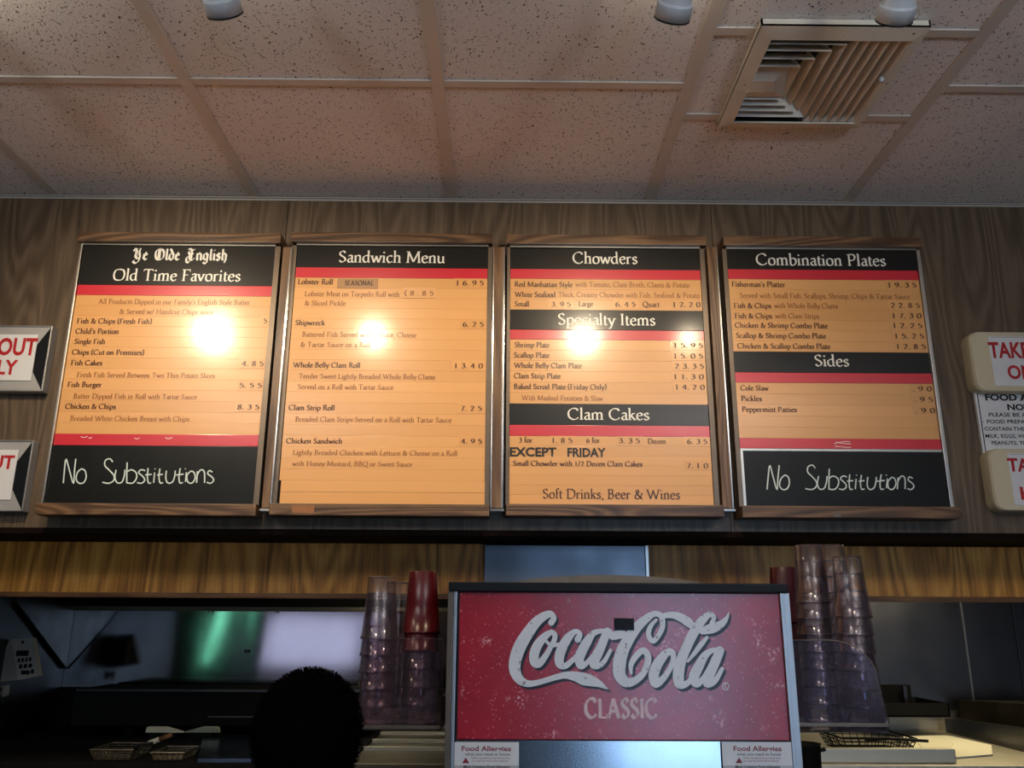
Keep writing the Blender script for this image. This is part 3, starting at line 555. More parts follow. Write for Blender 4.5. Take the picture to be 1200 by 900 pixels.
# ------------------------------------------------------------------ signs
def rsign(tl, br, txt1, txt2, label, dep):
    """cream rounded light-box sign; px corners at front plane"""
    Y = WY-dep; p, q = at(*tl, Y), at(*br, Y)
    e = empty('takeout_sign', ((p.x+q.x)/2, WY, q.z), label, 'sign', 'rounded cream takeout signs')
    w, h = q.x-p.x, p.z-q.z; r = .028; pts = []
    for cx, cz, a0 in ((q.x-r, p.z-r, 0), (p.x+r, p.z-r, 90), (p.x+r, q.z+r, 180), (q.x-r, q.z+r, 270)):
        for k in range(6): t = R(a0+k*18); pts.append((cx+r*math.cos(t), cz+r*math.sin(t)))
    c0 = Vector(((p.x+q.x)/2, 0, (p.z+q.z)/2)); m = MB(); rings = []
    for y, s in ((WY-.0005, 1.0), (Y+.018, 1.0), (Y+.006, .992), (Y, .965)):
        rings.append([m.b.verts.new((c0.x+(x-c0.x)*s if True else 0, y, c0.z+(z-c0.z)*s)) for x, z in pts])
    for i in range(3):
        for t in range(24): m.b.faces.new((rings[i][t], rings[i][(t+1) % 24], rings[i+1][(t+1) % 24], rings[i+1][t]))
    m.b.faces.new(rings[0]); m.b.faces.new(rings[3]); m.obj('sign_case', M['signcream'], e)
    sx, sy = w/(br[0]-tl[0]), 0
    a, c = at(tl[0]+22, tl[1]+6, Y-.001), at(br[0]-22, br[1]-7, Y-.001)
    MB().box(a.x+.004, Y-.0015, c.z, c.x, Y+.001, a.z, .0004).obj('paper_insert', M['white'], e)
    for k in (txt1, txt2): sans(*k, Y-.0022, M['redink'], e, bold=.03)
    MB().box(a.x+.012, Y-.0022, a.z-.004, c.x-.01, Y-.0015, a.z-.002).obj('insert_edge', M['signgrey'], e)
    MB().box((a.x+c.x)/2-.012, Y-.006, a.z-.010, (a.x+c.x)/2+.004, Y-.0015, a.z+.004, .001).obj('holding_clip', M['chrome'], e)
rsign((1134, 388), (1285, 459.5), ('TAKE OUT', 1160, 1254, 418.8, 18.5), ('ONLY', 1182, 1236, 443.5, 16), 'upper cream plastic sign right of the boards, red TAKE OUT ONLY', .045)
rsign((1156.5, 525), (1309, 599.5), ('TAKE OUT', 1182, 1276, 552, 15.5), ('HERE', 1197, 1250, 585, 15), 'lower cream plastic take out sign, below the food allergy notice', .045)
Y = WY-.012; p, q = at(1141.5, 457, Y), at(1264, 533, Y)
e = empty('allergy_notice', ((p.x+q.x)/2, WY, q.z), 'white food allergy notice with black border, between the two cream signs', 'notice')
MB().box(p.x, Y, q.z, q.x, WY-.0005, p.z, .002).obj('board', M['white'], e)
b1 = MB(); t = .0025; i_ = .006
for (xa, za, xb_, zb_) in ((p.x+i_, q.z+i_, p.x+i_+t, p.z-i_), (q.x-i_-t, q.z+i_, q.x-i_, p.z-i_), (p.x+i_, q.z+i_, q.x-i_, q.z+i_+t), (p.x+i_, p.z-i_-t, q.x-i_, p.z-i_)): b1.box(xa, Y-.0008, za, xb_, Y, zb_)
b1.obj('printed_border', M['blackink'], e)
for t_, a, c, y, h, bo in (('FOOD ALLERGY', 1155, 1251, 469, 7.5, .035), ('NOTICE', 1181, 1226, 480.3, 7, .035), ('PLEASE BE AWARE THAT', 1159, 1250, 488, 4.6, .01), ('FOOD PREPARED HERE MAY', 1157, 1253, 496, 4.6, .01), ('CONTAIN THESE INGREDIENTS:', 1154, 1254, 504.5, 4.6, .01), ('MILK, EGGS, WHEAT, SOYBEAN,', 1155, 1253, 513, 4.6, .01), ('PEANUTS, TREE NUTS, FISH', 1162.5, 1246, 521, 4.6, .01)):
    sans(t_, a, c, y, h, Y-.0012, M['blackink'], e, bold=bo)
p = at(1151.5, 494.5, Y); MB().box(p.x, Y-.001, p.z, p.x+.002, Y, p.z+.002).obj('screw', M['blackink'], e)
def lsign(tr, br, fr, txts, label):
    """grey metal sign with black triangles; px of right corners; mirrored to the left out of frame"""
    Y = WY-.03; a, c = at(*tr, Y), at(*br, Y); xr = (a.x+c.x)/2; w = .44; xl = xr-w; zt, z0 = a.z, c.z
    e = empty('takeout_sign', ((xl+xr)/2, WY, z0), label, 'sign', 'grey metal takeout signs')
    MB().box(xl, Y, z0, xr, WY-.0005, zt, .003).obj('sign_case', M['signgrey'], e)
    m = MB(); t = .004
    for k in ((xl, z0, xr, z0+t), (xl, zt-t, xr, zt), (xl, z0, xl+t, zt), (xr-t, z0, xr, zt)): m.box(k[0], Y-.003, k[1], k[2], Y, k[3], .0008)
    m.obj('frame_rim', M['alu'], e)
    zm = (zt+z0)/2; tw = .058
    for s, xe in ((1, xr-t), (-1, xl+t)):
        MB().prism([(xe, Y-.001, zt-t), (xe-s*tw, Y-.001, zm), (xe, Y-.001, z0+t)], (0, .002, 0)).obj('black_triangle', M['black'], e)
    f0 = at(*fr, Y); fx1 = f0.x; fx0 = xl+(xr-fx1)
    MB().box(fx0, Y-.003, z0+.032, fx1, Y, zt-.028, .0006).obj('white_face', M['white'], e)
    for k in txts: sans(*k, Y-.0036, M['redink'], e, bold=.03)
lsign((61.5, 382), (50.6, 459), (41, 420), [('TAKE OUT', -62, 41.5, 415, 20), ('ONLY', -38, 19, 438, 17)], 'upper grey metal TAKE OUT ONLY sign at the left edge, black triangle end')
lsign((39.6, 516), (27.5, 599.5), (17, 560), [('TAKE OUT', -84, 15.5, 548.5, 16), ('HERE', -66, -20, 576, 16)], 'lower grey metal take out sign at the left edge, black triangle end')
# ------------------------------------------------------------------ ceiling vent
vz = CH-.012
def vp(px, py): return atz(px, py, vz)
A, Bq = vp(889.5, 30.5), vp(1006, 148); fx0, fx1 = (vp(889.5, 30.5).x+vp(842, 148).x)/2, (vp(1093.5, 28).x+vp(1006, 148).x)/2
fy0, fy1 = (vp(889.5, 30.5).y+vp(1093.5, 28).y)/2, (vp(1006, 148).y+vp(842, 148).y)/2
def Zm(px, py): return vp(830+px/4.286, 20+py/4.286)
ox0 = (Zm(310, 105).x+Zm(125, 522).x)/2; ox1 = (Zm(1030, 98).x+Zm(735, 522).x)/2; oy0 = Zm(600, 103).y; oy1 = Zm(430, 520).y
ve = empty('ceiling_vent', ((fx0+fx1)/2, (fy0+fy1)/2, CH), 'off-white square louvred air vent in the ceiling grid, upper right', 'vent')
m = MB(); bz = CH-.016
m.prism([(fx0, fy0, bz), (ox0, oy0, bz-.004), (ox1, oy0, bz-.004), (fx1, fy0, bz)], (0, 0, .005)); m.prism([(fx0, fy1, bz), (ox0, oy1, bz-.004), (ox1, oy1, bz-.004), (fx1, fy1, bz)], (0, 0, .005))
m.prism([(fx0, fy0, bz), (ox0, oy0, bz-.004), (ox0, oy1, bz-.004), (fx0, fy1, bz)], (0, 0, .005)); m.prism([(fx1, fy0, bz), (ox1, oy0, bz-.004), (ox1, oy1, bz-.004), (fx1, fy1, bz)], (0, 0, .005))
for s in ((fx0, fy0, fx1, fy0+.004), (fx0, fy1-.004, fx1, fy1), (fx0, fy0, fx0+.004, fy1), (fx1-.004, fy0, fx1, fy1)): m.box(s[0], s[1], bz, s[2], s[3], CH+.002)
m.obj('flange', M['ventmat'], ve)
m = MB()
for s in ((ox0-.004, oy0-.004, ox1+.004, oy0), (ox0-.004, oy1, ox1+.004, oy1+.004), (ox0-.004, oy0, ox0, oy1), (ox1, oy0, ox1+.004, oy1)): m.box(s[0], s[1], CH-.012, s[2], s[3], CH+.028)
m.obj('duct', M['hole'], ve)
MB().box(ox0-.004, oy0-.004, CH+.0275, ox1+.004, oy1+.004, CH+.0295).obj('duct_top', M['hole'], ve)
vl, vu = CH-.018, CH+.006               # louvre lower and upper levels
def louvre(p0, p1, n, w=.016):            # lower edge p0-p1 (xy); upper edge shifted by -n*w
    a, b_ = Vector((*p0, vl)), Vector((*p1, vl)); s = Vector((-n[0]*w, -n[1]*w, vu-vl))
    return MB().prism([a, b_, b_+s, a+s], (n[0]*.0012, n[1]*.0012, .0005))
rx = [(Zm(458, 240), Zm(380, 400)), (Zm(530, 203), Zm(415, 430)), (Zm(605, 162), Zm(455, 470)), (Zm(685, 128), Zm(485, 495))]
RXv = [((a.x+b_.x)/2, a.y, b_.y) for a, b_ in rx]
step = (oy1-.004-RXv[0][2])/4
for i, (x, ya, yb) in enumerate(RXv):
    yb = RXv[0][2]+.004+step*i
    louvre((x, ya), (x, yb), (1, 0)).obj('louvre', M['ventmat'], ve)
    louvre((ox0, ya), (x, ya), (0, -1), .012).obj('louvre', M['ventmat'], ve)
    louvre((ox0, yb), (x, yb), (0, 1), .014).obj('louvre', M['ventmat'], ve)
last = RXv[-1][0]; n = 6
for i in range(1, n+1):
    x = last+(ox1-last)*i/(n+.06)
    louvre((x, oy0), (x, oy1), (1, 0), .018).obj('louvre', M['ventmat'], ve)
    MB().prism([(x-.018, oy1-.003, vl+.002), (x+.002, oy1-.003, vl+.002), (x-.008, oy1-.022, vl+.006)], (0, .001, .006)).obj('louvre_end', M['ventmat'], ve)
c_, d_ = Zm(240, 335), Zm(345, 388)
# centre plate: shallow truncated pyramid
x_in = RXv[0][0]; ya = RXv[0][1]+.010; yb = RXv[0][2]
m = MB(); t0 = [(ox0, ya, vu), (x_in-.004, ya, vu), (x_in-.004, yb-.004, vl+.002), (ox0, yb-.004, vl+.002)]; k0 = [(ox0, ya+.045, vl-.0), (x_in-.045, ya+.045, vl), (x_in-.030, yb-.03, vl-.003), (ox0, yb-.03, vl-.003)]
m.quad(*k0)
for i in range(4): m.quad(t0[i], t0[(i+1) % 4], k0[(i+1) % 4], k0[i])
m.obj('centre_plate', M['ventmat'], ve)
p = Zm(868, 297); MB().lathe([(0, -.010), (.005, -.009), (.006, -.003), (.003, .003)], 10, Matrix.Translation((p.x, p.y, vl))).obj('damper_lever', M['lampwhite'], ve, True)
for q in ((315, 85), (675, 85), (1030, 72), (182, 330), (895, 322), (100, 515), (423, 536), (770, 518)):
    p = Zm(*q); MB().lathe([(0, -.002), (.0028, -.0015), (.003, .004)], 8, Matrix.Translation((p.x, p.y, bz-.001))).obj('screw', M['chrome'], ve)
# ------------------------------------------------------------------ track and spot heads
TY, TZ = 1.20, CH-.03
tr = MB().box(-2.2, TY-.018, CH-.03, 1.8, TY+.018, CH-.0005, .002).obj('light_track', M['lampwhite']); tag(tr, 'white ceiling light track carrying the spot heads, above the frame', 'light track')
def lamp(x, aimx, energy, label, leak, aimz=2.02, lean=0):
    rim = Vector((x, 1.375, CZ+1.118)); aim = Vector((aimx, WY, aimz)); ax = (aim-rim).normalized()
    e = empty('spot_head', (x, TY, CH-.03), label, 'track light', 'track spot heads')
    ax2 = ax.copy()
    rot = ax2.to_track_quat('Z', 'X').to_matrix().to_4x4(); T = Matrix.Translation(rim) @ rot
    MB().lathe([(.0325, .0), (.0345, .0), (.0345, -.028), (.0343, -.0295), (.0330, -.0305), (.0315, -.032), (.0305, -.034), (.0290, -.060), (.0280, -.100), (.020, -.112), (0, -.114)], 28, T).obj('housing', M['lampwhite'], e, True)
    MB().lathe([(.0347, .001), (.0347, -.0022), (.032, .0022), (.0300, .001), (.0290, -.03)], 28, T).obj('black_rim', M['black'], e, True)
    bpt = T @ Vector((0, 0, -.1)); MB().tube([bpt, Vector((x, TY, CH-.055)), Vector((x, TY, CH-.03))], .006).obj('stem', M['lampwhite'], e)
    l = bpy.data.lights.new('spot', 'SPOT'); l.energy = energy; l.color = (1, .80, .55); l.spot_size = R(95); l.spot_blend = .9; l.shadow_soft_size = .028
    o = bpy.data.objects.new('spot_beam', l); o.matrix_world = Matrix.Translation(rim+ax*.004+ax2*.004) @ ax.to_track_quat('-Z', 'Y').to_matrix().to_4x4(); C.objects.link(o)
    if leak:
        l = bpy.data.lights.new('vent_glow', 'POINT'); l.energy = leak; l.color = (1, .84, .62); l.shadow_soft_size = .02
        o = bpy.data.objects.new('vent_glow', l); o.location = (x+.03, 1.34, CH-.05); C.objects.link(o)
lamp(-1.20, -.95, 34, 'white track spot head beyond the left edge, aimed at the first board', 1.6)
lamp(-.545, -.45, 17, 'dull grey spot head at top edge, leftmost of the three in view', .25)
lamp(.315, .20, 27, 'bluish white spot head at top edge, middle of the three', .5)
lamp(.745, .80, 7.5, 'bluish white spot head overlapping the vent corner, rightmost', 0)
for x in (-1.5, 1.3):  # two unseen uplights added to brighten the ceiling
    e = empty('fill_bowl', (x, -.7, CH), ('left' if x < 0 else 'right')+' added bowl lamp brightening the ceiling, unseen behind the viewer', 'fill lamp', 'added bowl lamps behind the viewer')
    MB().tube([(x, -.7, CH-.0005), (x, -.7, CH-.62)], .006).obj('rod', M['chrome'], e)
    MB().lathe([(0, CH-.70), (.10, CH-.68), (.18, CH-.62), (.20, CH-.56), (.195, CH-.56), (.17, CH-.62), (.09, CH-.67), (0, CH-.69)], 24, Matrix.Translation((x, -.7, 0))).obj('bowl', M['lampwhite'], e, True)
    l = bpy.data.lights.new('ceiling_fill', 'AREA'); l.shape = 'DISK'; l.size = .34; l.energy = 50; l.color = (1, .97, .95)
    o = bpy.data.objects.new('ceiling_fill', l); o.location = (x, -.7, CH-.555); o.rotation_euler = (R(180), 0, 0); C.objects.link(o)
# ------------------------------------------------------------------ soda dispenser
MYF = 1.72
P = lambda px, py: at(px, py, MYF)
mx0, mx1 = P(524, 800).x, P(930, 800).x; mz1 = P(700, 694).z; zpb = P(700, 867).z; ct = .93
e = empty('soda_dispenser', ((mx0+mx1)/2, 1.97, ct), 'red and stainless soda dispenser with white script logo, on the counter', 'drink dispenser')
MB().box(mx0, MYF+.02, ct, mx1, 2.26, mz1, .004).obj('body', M['steel2'], e)
MB().box(P(526, 690).x, MYF-.012, mz1, P(918, 690).x+.006, 2.27, P(700, 683).z, .003).obj('top_cap', M['black'], e)
px0, px1 = P(537, 780).x, P(919, 780).x
MB().box(px0, MYF, zpb, px1, MYF+.02, mz1-.001, .001).obj('front_panel', M['coke'], e)
MB().box(px0, MYF-.002, ct+.25, px1, MYF+.02, zpb-.001, .001).obj('steel_panel', M['brushed'], e)
MB().box(px0, MYF+.02, ct+.03, px1, MYF+.05, ct+.24).box(px0+.05, MYF-.04, ct, px1-.05, MYF+.02, ct+.03, .004).obj('drip_tray', M['black'], e)
MB().box(mx0-.002, MYF-.006, ct, mx0+.009, MYF+.02, mz1, .001).obj('dark_edge', M['channel'], e)
MB().box(mx0+.010, MYF-.008, ct, mx0+.016, MYF+.02, mz1, .001).obj('silver_edge', M['silver'], e)
MB().box(mx0+.0165, MYF-.003, ct, px0, MYF+.02, mz1, .001).obj('black_gasket', M['black'], e)
MB().box(px1, MYF-.008, ct, px1+.007, MYF+.02, mz1, .001).obj('silver_edge', M['silver'], e)
MB().box(px1+.007, MYF-.004, ct, mx1+.004, MYF+.02, mz1, .001).obj('side_trim', M['silver'], e)
# domed lid hump
m = MB(); prev = []; xa, xb_ = P(585, 680).x*1.13, P(838, 680).x*1.13
pts = [(xa+(xb_-xa)*i/16, P(700, 683).z+.026*math.sin(math.pi*i/16)**.6) for i in range(17)]
m.prism([(x, 1.93, z) for x, z in pts], (0, .2, 0)); m.obj('domed_lid', mat('dull_lid', (.16, .14, .12), .5), e)
z1f = lambda u, v: (lambda p: (p.x, p.z))(P(590+u/8.571, 705+v/8.571))
z2f = lambda u, v: (lambda p: (p.x, p.z))(P(710+u/8.0, 705+v/8.0))
s1, s2 = (P(700, 780).x-P(600, 780).x)/100/8.571, (P(800, 780).x-P(700, 780).x)/100/8.0
cw = lambda cs, s: [[(a, b_, w*s) for a, b_, w in c] for c in cs]
L1 = [[(478, 212, 62), (505, 165, 55), (470, 125, 66), (400, 150, 84), (320, 215, 102), (235, 330, 118), (165, 450, 126), (120, 580, 122), (115, 690, 112), (160, 780, 90), (240, 822, 66), (330, 815, 54), (440, 785, 52), (530, 757, 56), (620, 738, 66), (720, 750, 92), (800, 775, 118), (880, 795, 104), (960, 825, 66), (1050, 880, 10)],
 [(480, 305, 50), (420, 345, 72), (350, 425, 92), (310, 520, 98), (312, 605, 92), (360, 620, 72), (425, 540, 58), (470, 460, 50), (508, 390, 50), (515, 330, 50), (480, 305, 50)], [(430, 400, 30), (480, 440, 34), (550, 430, 40)],
 [(745, 380, 66), (765, 325, 52), (720, 300, 50), (650, 360, 84), (595, 450, 96), (562, 545, 98), (565, 620, 88), (615, 645, 62), (680, 600, 50), (740, 530, 40)],
 [(1070, 300, 44), (980, 295, 44), (900, 320, 60), (840, 400, 90), (790, 490, 98), (760, 570, 96), (775, 640, 74), (830, 620, 50), (900, 540, 46), (960, 440, 46)], [(1040, 300, 80), (1000, 400, 86), (950, 520, 92), (905, 620, 90), (950, 645, 56), (1010, 600, 46), (1072, 490, 36)]]
L2 = [[(62, 320, 78), (110, 312, 78), (165, 306, 66)], [(470, 170, 26), (415, 235, 42), (398, 315, 48), (440, 370, 46), (495, 310, 48), (530, 225, 48), (515, 135, 52), (450, 115, 52), (370, 165, 76), (290, 240, 92), (215, 345, 104), (155, 460, 116), (125, 580, 122), (130, 690, 112), (190, 755, 90), (270, 740, 66), (340, 680, 60), (385, 590, 62), (390, 500, 62), (345, 458, 56), (280, 510, 58), (235, 590, 46), (235, 670, 26)],
 [(535, 132, 50), (620, 125, 62), (700, 150, 78), (770, 195, 84), (815, 235, 60)],
 [(600, 465, 56), (545, 500, 78), (480, 590, 92), (445, 690, 96), (465, 765, 80), (530, 725, 58), (590, 640, 50), (628, 550, 50), (625, 480, 50), (590, 460, 50)], [(600, 600, 30), (690, 585, 34)],
 [(985, 205, 36), (1010, 150, 44), (970, 118, 52), (895, 180, 80), (820, 290, 92), (760, 410, 92), (710, 530, 96), (680, 650, 104), (685, 760, 98), (750, 770, 56), (820, 700, 42)], [(765, 560, 22), (830, 480, 40), (890, 400, 48), (945, 335, 30)], [(1150, 95, 6), (1125, 160, 40), (1070, 215, 70), (990, 250, 90), (900, 275, 64)],
 [(1085, 455, 44), (1000, 455, 46), (930, 500, 68), (870, 600, 90), (820, 710, 96), (850, 770, 66), (910, 720, 50), (970, 620, 46), (1010, 530, 44)], [(1065, 460, 82), (1020, 570, 88), (970, 680, 92), (950, 760, 86), (1020, 740, 52), (1085, 630, 38)]]
sh = mat('black_logo_shadow', (.006, .004, .008), .33)
for Ls, f, s, nm in ((L1, z1f, s1, 'logo_script'), (L2, z2f, s2, 'logo_script')):
    strokes(cw(Ls, s), f, MYF-.0006, sh, e, 'logo_shadow', off=(24, 26)); strokes(cw(Ls, s), f, MYF-.0022, M['logo'], e, nm)
text('CLASSIC', 684.5, 771, 841, 22.5, MYF, decal('pale_red_print', (.78, .55, .56), (.5, .1, .12)), e, bold=1.6, seg=5, yoff=.0008, name='classic_lettering')
ring = [(1120+30*math.cos(t*math.pi/8), 793+34*math.sin(t*math.pi/8)) for t in range(17)]
strokes([ring], z2f, MYF-.0008, M['logo'], e, 'registered_mark', w=.0008, seg=1)
text('R', 848.2, 852.2, 806.4, 5, MYF, M['logo'], e, yoff=.001, name='registered_mark')
p, q = P(720, 738.5), P(742.5, 724.5); MB().box(p.x, MYF-.0042, p.z, q.x, MYF, q.z, .0005).obj('sensor_window', M['black'], e)
for (a, c, lab) in ((531, 608, 'white food allergies notice on the left of the steel dispenser panel'), (850, 925, 'white food allergies notice on the right of the steel dispenser panel')):
    p, q = P(a, 970), P(c, 869); n = empty('allergy_card', ((p.x+q.x)/2, MYF-.0025, p.z), lab, 'notice', 'allergy notices on the dispenser')
    MB().box(p.x, MYF-.009, p.z, q.x, MYF-.0081, q.z).obj('card', M['white'], n); Yc = MYF-.0095
    MB().box(p.x, Yc, p.z, q.x, MYF-.009, P(a, 896).z).obj('grey_band', M['signgrey'], n)
    w = c-a; sans('Food Allergies', a+w*.13, a+w*.88, 880, 6, Yc, M['redink2'], n, .02); sans('what you need to know', a+w*.18, a+w*.87, 885.3, 3.4, Yc, M['blackink'], n, .006)
    p1, p2, p3 = P(a+w*.14, 893.3), P(a+w*.25, 893.3), P(a+w*.195, 886.8); MB().prism([(v.x, Yc, v.z) for v in (p1, p2, p3)], (0, .0005, 0)).obj('warning_triangle', M['redink2'], n)
    sans('Millions of people have food allergies that', a+w*.28, a+w*.86, 889.3, 2.2, Yc, M['redink2'], n); sans('can range from mild to life threatening', a+w*.28, a+w*.83, 892.5, 2.2, Yc, M['redink2'], n)
    sans('Most Common Food Allergens', a+w*.16, a+w*.86, 900.2, 3.6, Yc-.0004, M['blackink'], n, .015)
# serving counter under the dispenser
cc = empty('serving_counter', (0, 1.9, 0), 'counter carrying the soda dispenser, below the frame', 'counter')
MB().box(-.135, 1.665, ct-.04, 1.0, 2.36, ct, .004).obj('worktop', M['counter'], cc); MB().box(-.13, 1.68, 0, .98, 2.34, ct-.04).obj('cabinet', M['paint'], cc)
# ------------------------------------------------------------------ cups
H_, PI_ = .128, .0345
def cupmesh(): return MB().lathe([(0, .125), (.0272, .125), (.0282, .128), (.0290, .127), (.0345, .060), (.0393, .0055), (.0404, .005), (.0404, 0), (.0393, 0)], 20).me('tumbler')
cupme = cupmesh(); cupme.materials.append(M['cup']); redme = cupmesh(); redme.materials.append(M['redcup']); dredme = cupmesh(); dredme.materials.append(M['darkredcup'])
cupme.materials.append(clear('tumbler_edges', (.70, .65, .69), .9, .1, .08))
for m_ in (cupme, redme, dredme):
    for p_ in m_.polygons:
        p_.use_smooth = True
        if m_ is cupme and (p_.center.z > .1245 or p_.center.z < .0056): p_.material_index = 1
ORD = ['topmost', 'second from top', 'third from top', 'fourth from top', 'fifth from top', 'sixth from top', 'seventh from top', 'eighth from top', 'ninth from top', 'lowest']
HF = at(470, 851, 1.85).z
def stack(px, pytop, Y, n, kinds, desc, grp):
    t = at(px, pytop, Y); n0 = n
    z0 = HF+.003; step = (t.z-.128-z0)/(n-1)
    for k in range(n):
        idx = n-1-k; kind = kinds(idx); me = {'c': cupme, 'r': redme, 'd': dredme}[kind]
        o = bpy.data.objects.new('tumbler', me); o.location = (t.x, Y, z0+step*k); o.rotation_euler = (0, 0, random.random()*6); C.objects.link(o)
        tag(o, f"{ {'c': 'clear', 'r': 'bright red', 'd': 'dark red'}[kind]} upturned tumbler, {ORD[idx]} in {desc}", 'cup', grp)
stack(448, 676, 1.86, 6, lambda i: 'c', 'the leftmost stack', 'tumblers in the leftmost stack')
stack(468, 682, 1.98, 6, lambda i: 'c', 'the stack behind the leftmost', 'tumblers in the stack behind the leftmost')
stack(496, 670, 1.87, 6, lambda i: 'r' if i < 2 else 'c', 'the red-topped stack', 'tumblers in the red-topped stack')
stack(947, 639, 1.94, 8, lambda i: 'c', 'the stack touching the right of the dispenser', 'tumblers in the stack beside the dispenser')
stack(974, 639, 2.03, 8, lambda i: 'c', 'the hindmost right stack', 'tumblers in the hindmost right stack')
stack(992, 652, 1.85, 7, lambda i: 'c', 'the rightmost stack', 'tumblers in the rightmost stack')
stack(917, 665, 2.06, 6, lambda i: 'd', 'the stack half hidden behind the dispenser', 'dark red tumblers behind the dispenser')
# cup holders
def holder(x0p, x1p, ytop, ybot, curved, m, label, xs, Yf=1.80, Yb=2.12):
    a, c = at(x0p, ybot, Yf), at(x1p, ybot, Yf); zt = at(x0p, ytop, Yf).z; zb_ = c.z
    e = empty('cup_holder', ((a.x+c.x)/2, (Yf+Yb)/2, zb_), label, 'cup holder')
    MB().box(a.x, Yf, HF-.003, c.x, Yb, HF+.002, .001).obj('tray', M['acryl'], e)
    if curved:
        pts = [(a.x, zb_), (a.x, zt)]+[(a.x+(c.x-a.x)*(.45+.50*math.sin(t)), zt-(zt-zb_)*.52*(1-math.cos(t))) for t in [i*math.pi/2/9 for i in range(10)]]+[(c.x, zb_)]
    else: pts = [(a.x, zb_), (a.x, zt), (c.x, zt), (c.x, zb_)]
    MB().prism([(x, Yf-.0015, z) for x, z in pts], (0, .0015, 0)).obj('front_sheet', m, e)
    ed = MB(); ed.tube([(x, Yf-.002, z) for x, z in pts], .0011, 5); ed.obj('bright_edge', M['chrome'] if curved else M['acryl'], e)
    for xx in xs: MB().box(xx, Yf, HF+.002, xx+.002, Yb, HF+.06).obj('side_sheet', m, e)
    MB().box(a.x, Yf-.004, zb_-.006, c.x, Yf+.002, zb_+.001, .001).obj('bottom_lip', M['channel'], e)
    return e, a.x, c.x
e, a, c = holder(424, 517, 748, 851, False, M['acryldark'], 'smoked clear holder around the tumblers left of the dispenser', [at(424, 851, 1.8).x, at(515, 851, 1.8).x])
MB().box(c-.01, 1.95, HF+.0, mx0, 2.0, HF+.05).obj('bracket', M['channel'], e)
e, a, c = holder(930, 1041, 750, 848, True, M['acryl'], 'curved clear acrylic holder around the tumblers right of the dispenser', [at(930, 851, 1.8).x+.004, at(1038, 851, 1.8).x])
MB().box(mx1, 2.0, HF+.0, a+.03, 2.05, HF+.05).obj('bracket', M['channel'], e)
# ------------------------------------------------------------------ kitchen
def KP(px, py, Y=KY): return at(px, py, Y)
hl = empty('steel_backsplash', (-.8, KY, CT), 'shiny wavy stainless backsplash under the hood, left of the dispenser', 'backsplash')
zt_, zl = gz+.5, KP(250, 806).z
MB().box(kx0, KY, zl, .9, KY+.028, KP(250, 716).z, .001).obj('steel_sheet', M['steel'], hl)
MB().box(kx0, KY-.03, KP(250, 716).z, .9, KY+.028, KP(250, 711).z, .001).obj('top_ledge', M['steelwork'], hl)
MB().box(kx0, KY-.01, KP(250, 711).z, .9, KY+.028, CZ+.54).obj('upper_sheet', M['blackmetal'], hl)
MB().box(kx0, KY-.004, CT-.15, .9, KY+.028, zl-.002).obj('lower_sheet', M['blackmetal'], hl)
for q in ((247, 717.5), (324, 717)): p = KP(*q); MB().lathe([(.002, -.004), (.006, -.003), (.006, 0)], 10, Matrix.Translation((p.x, KY-.03, p.z)) @ Matrix.Rotation(R(90), 4, 'X')).obj('rivet', M['chrome'], hl)
p = KP(290, 763); MB().box(p.x-.012, KY-.006, p.z-.006, p.x-.002, KY, p.z+.006).box(p.x+.002, KY-.006, p.z-.006, p.x+.012, KY, p.z+.006).obj('catch', M['black'], hl)
hr = empty('steel_backsplash', (1.9, KY, CT), 'dull dark stainless backsplash panels to the right of the cup stacks', 'backsplash')
for a, c in ((.9, KP(1134, 770).x), (KP(1134, 770).x, KP(1194, 770).x), (KP(1194, 770).x, kx1)):
    MB().box(a+.002, KY, KP(1100, 832).z, c-.002, KY+.028, CZ+.54, .001).obj('steel_sheet', M['steel2'], hr)
MB().box(KP(1134, 770).x-.003, KY-.005, KP(1100, 832).z, KP(1134, 770).x+.003, KY+.001, CZ+.5).obj('joint_strip', M['alu'], hr)
MB().box(.9, KY-.03, KP(1100, 840).z, kx1, KY, KP(1100, 832).z, .002).obj('ledge', M['steelwork'], hr)
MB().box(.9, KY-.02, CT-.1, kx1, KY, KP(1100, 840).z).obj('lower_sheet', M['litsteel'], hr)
# left side of the kitchen: side sheet with triangular hood skirt
sw = empty('side_sheet', (kx0, 3.4, CT), 'dark stainless side wall sheet at the far left of the kitchen', 'steel wall')
MB().box(kx0-.03, 2.72, .3, kx0, KY, CZ+.54).obj('sheet', steel('shaded_side_steel', (.075, .07, .06), .42, .003, 5, (1, 1, 1)), sw)  # the dimness of the kitchen is put into this steel's colour
def onX(px, py, X):
    d = ray(px, py); t = X/d.x; return Vector((X, d.y*t, CZ+d.z*t))
X_ = kx0+.012; a, c = onX(20, 708, X_), onX(80, 783, X_)
MB().prism([(X_, KY-.002, c.z), (X_, a.y, a.z), (X_, a.y, CZ+.5), (X_, KY-.002, CZ+.5)], (-.011, 0, 0)).obj('hood_skirt', steel('skirt_steel', (.075, .065, .05), .36, .006, 5, (1, 1, 1)), sw)
MB().tube([(X_+.001, a.y, a.z), (X_+.001, KY-.01, c.z)], .004, 6).obj('skirt_edge', M['blackmetal'], sw)
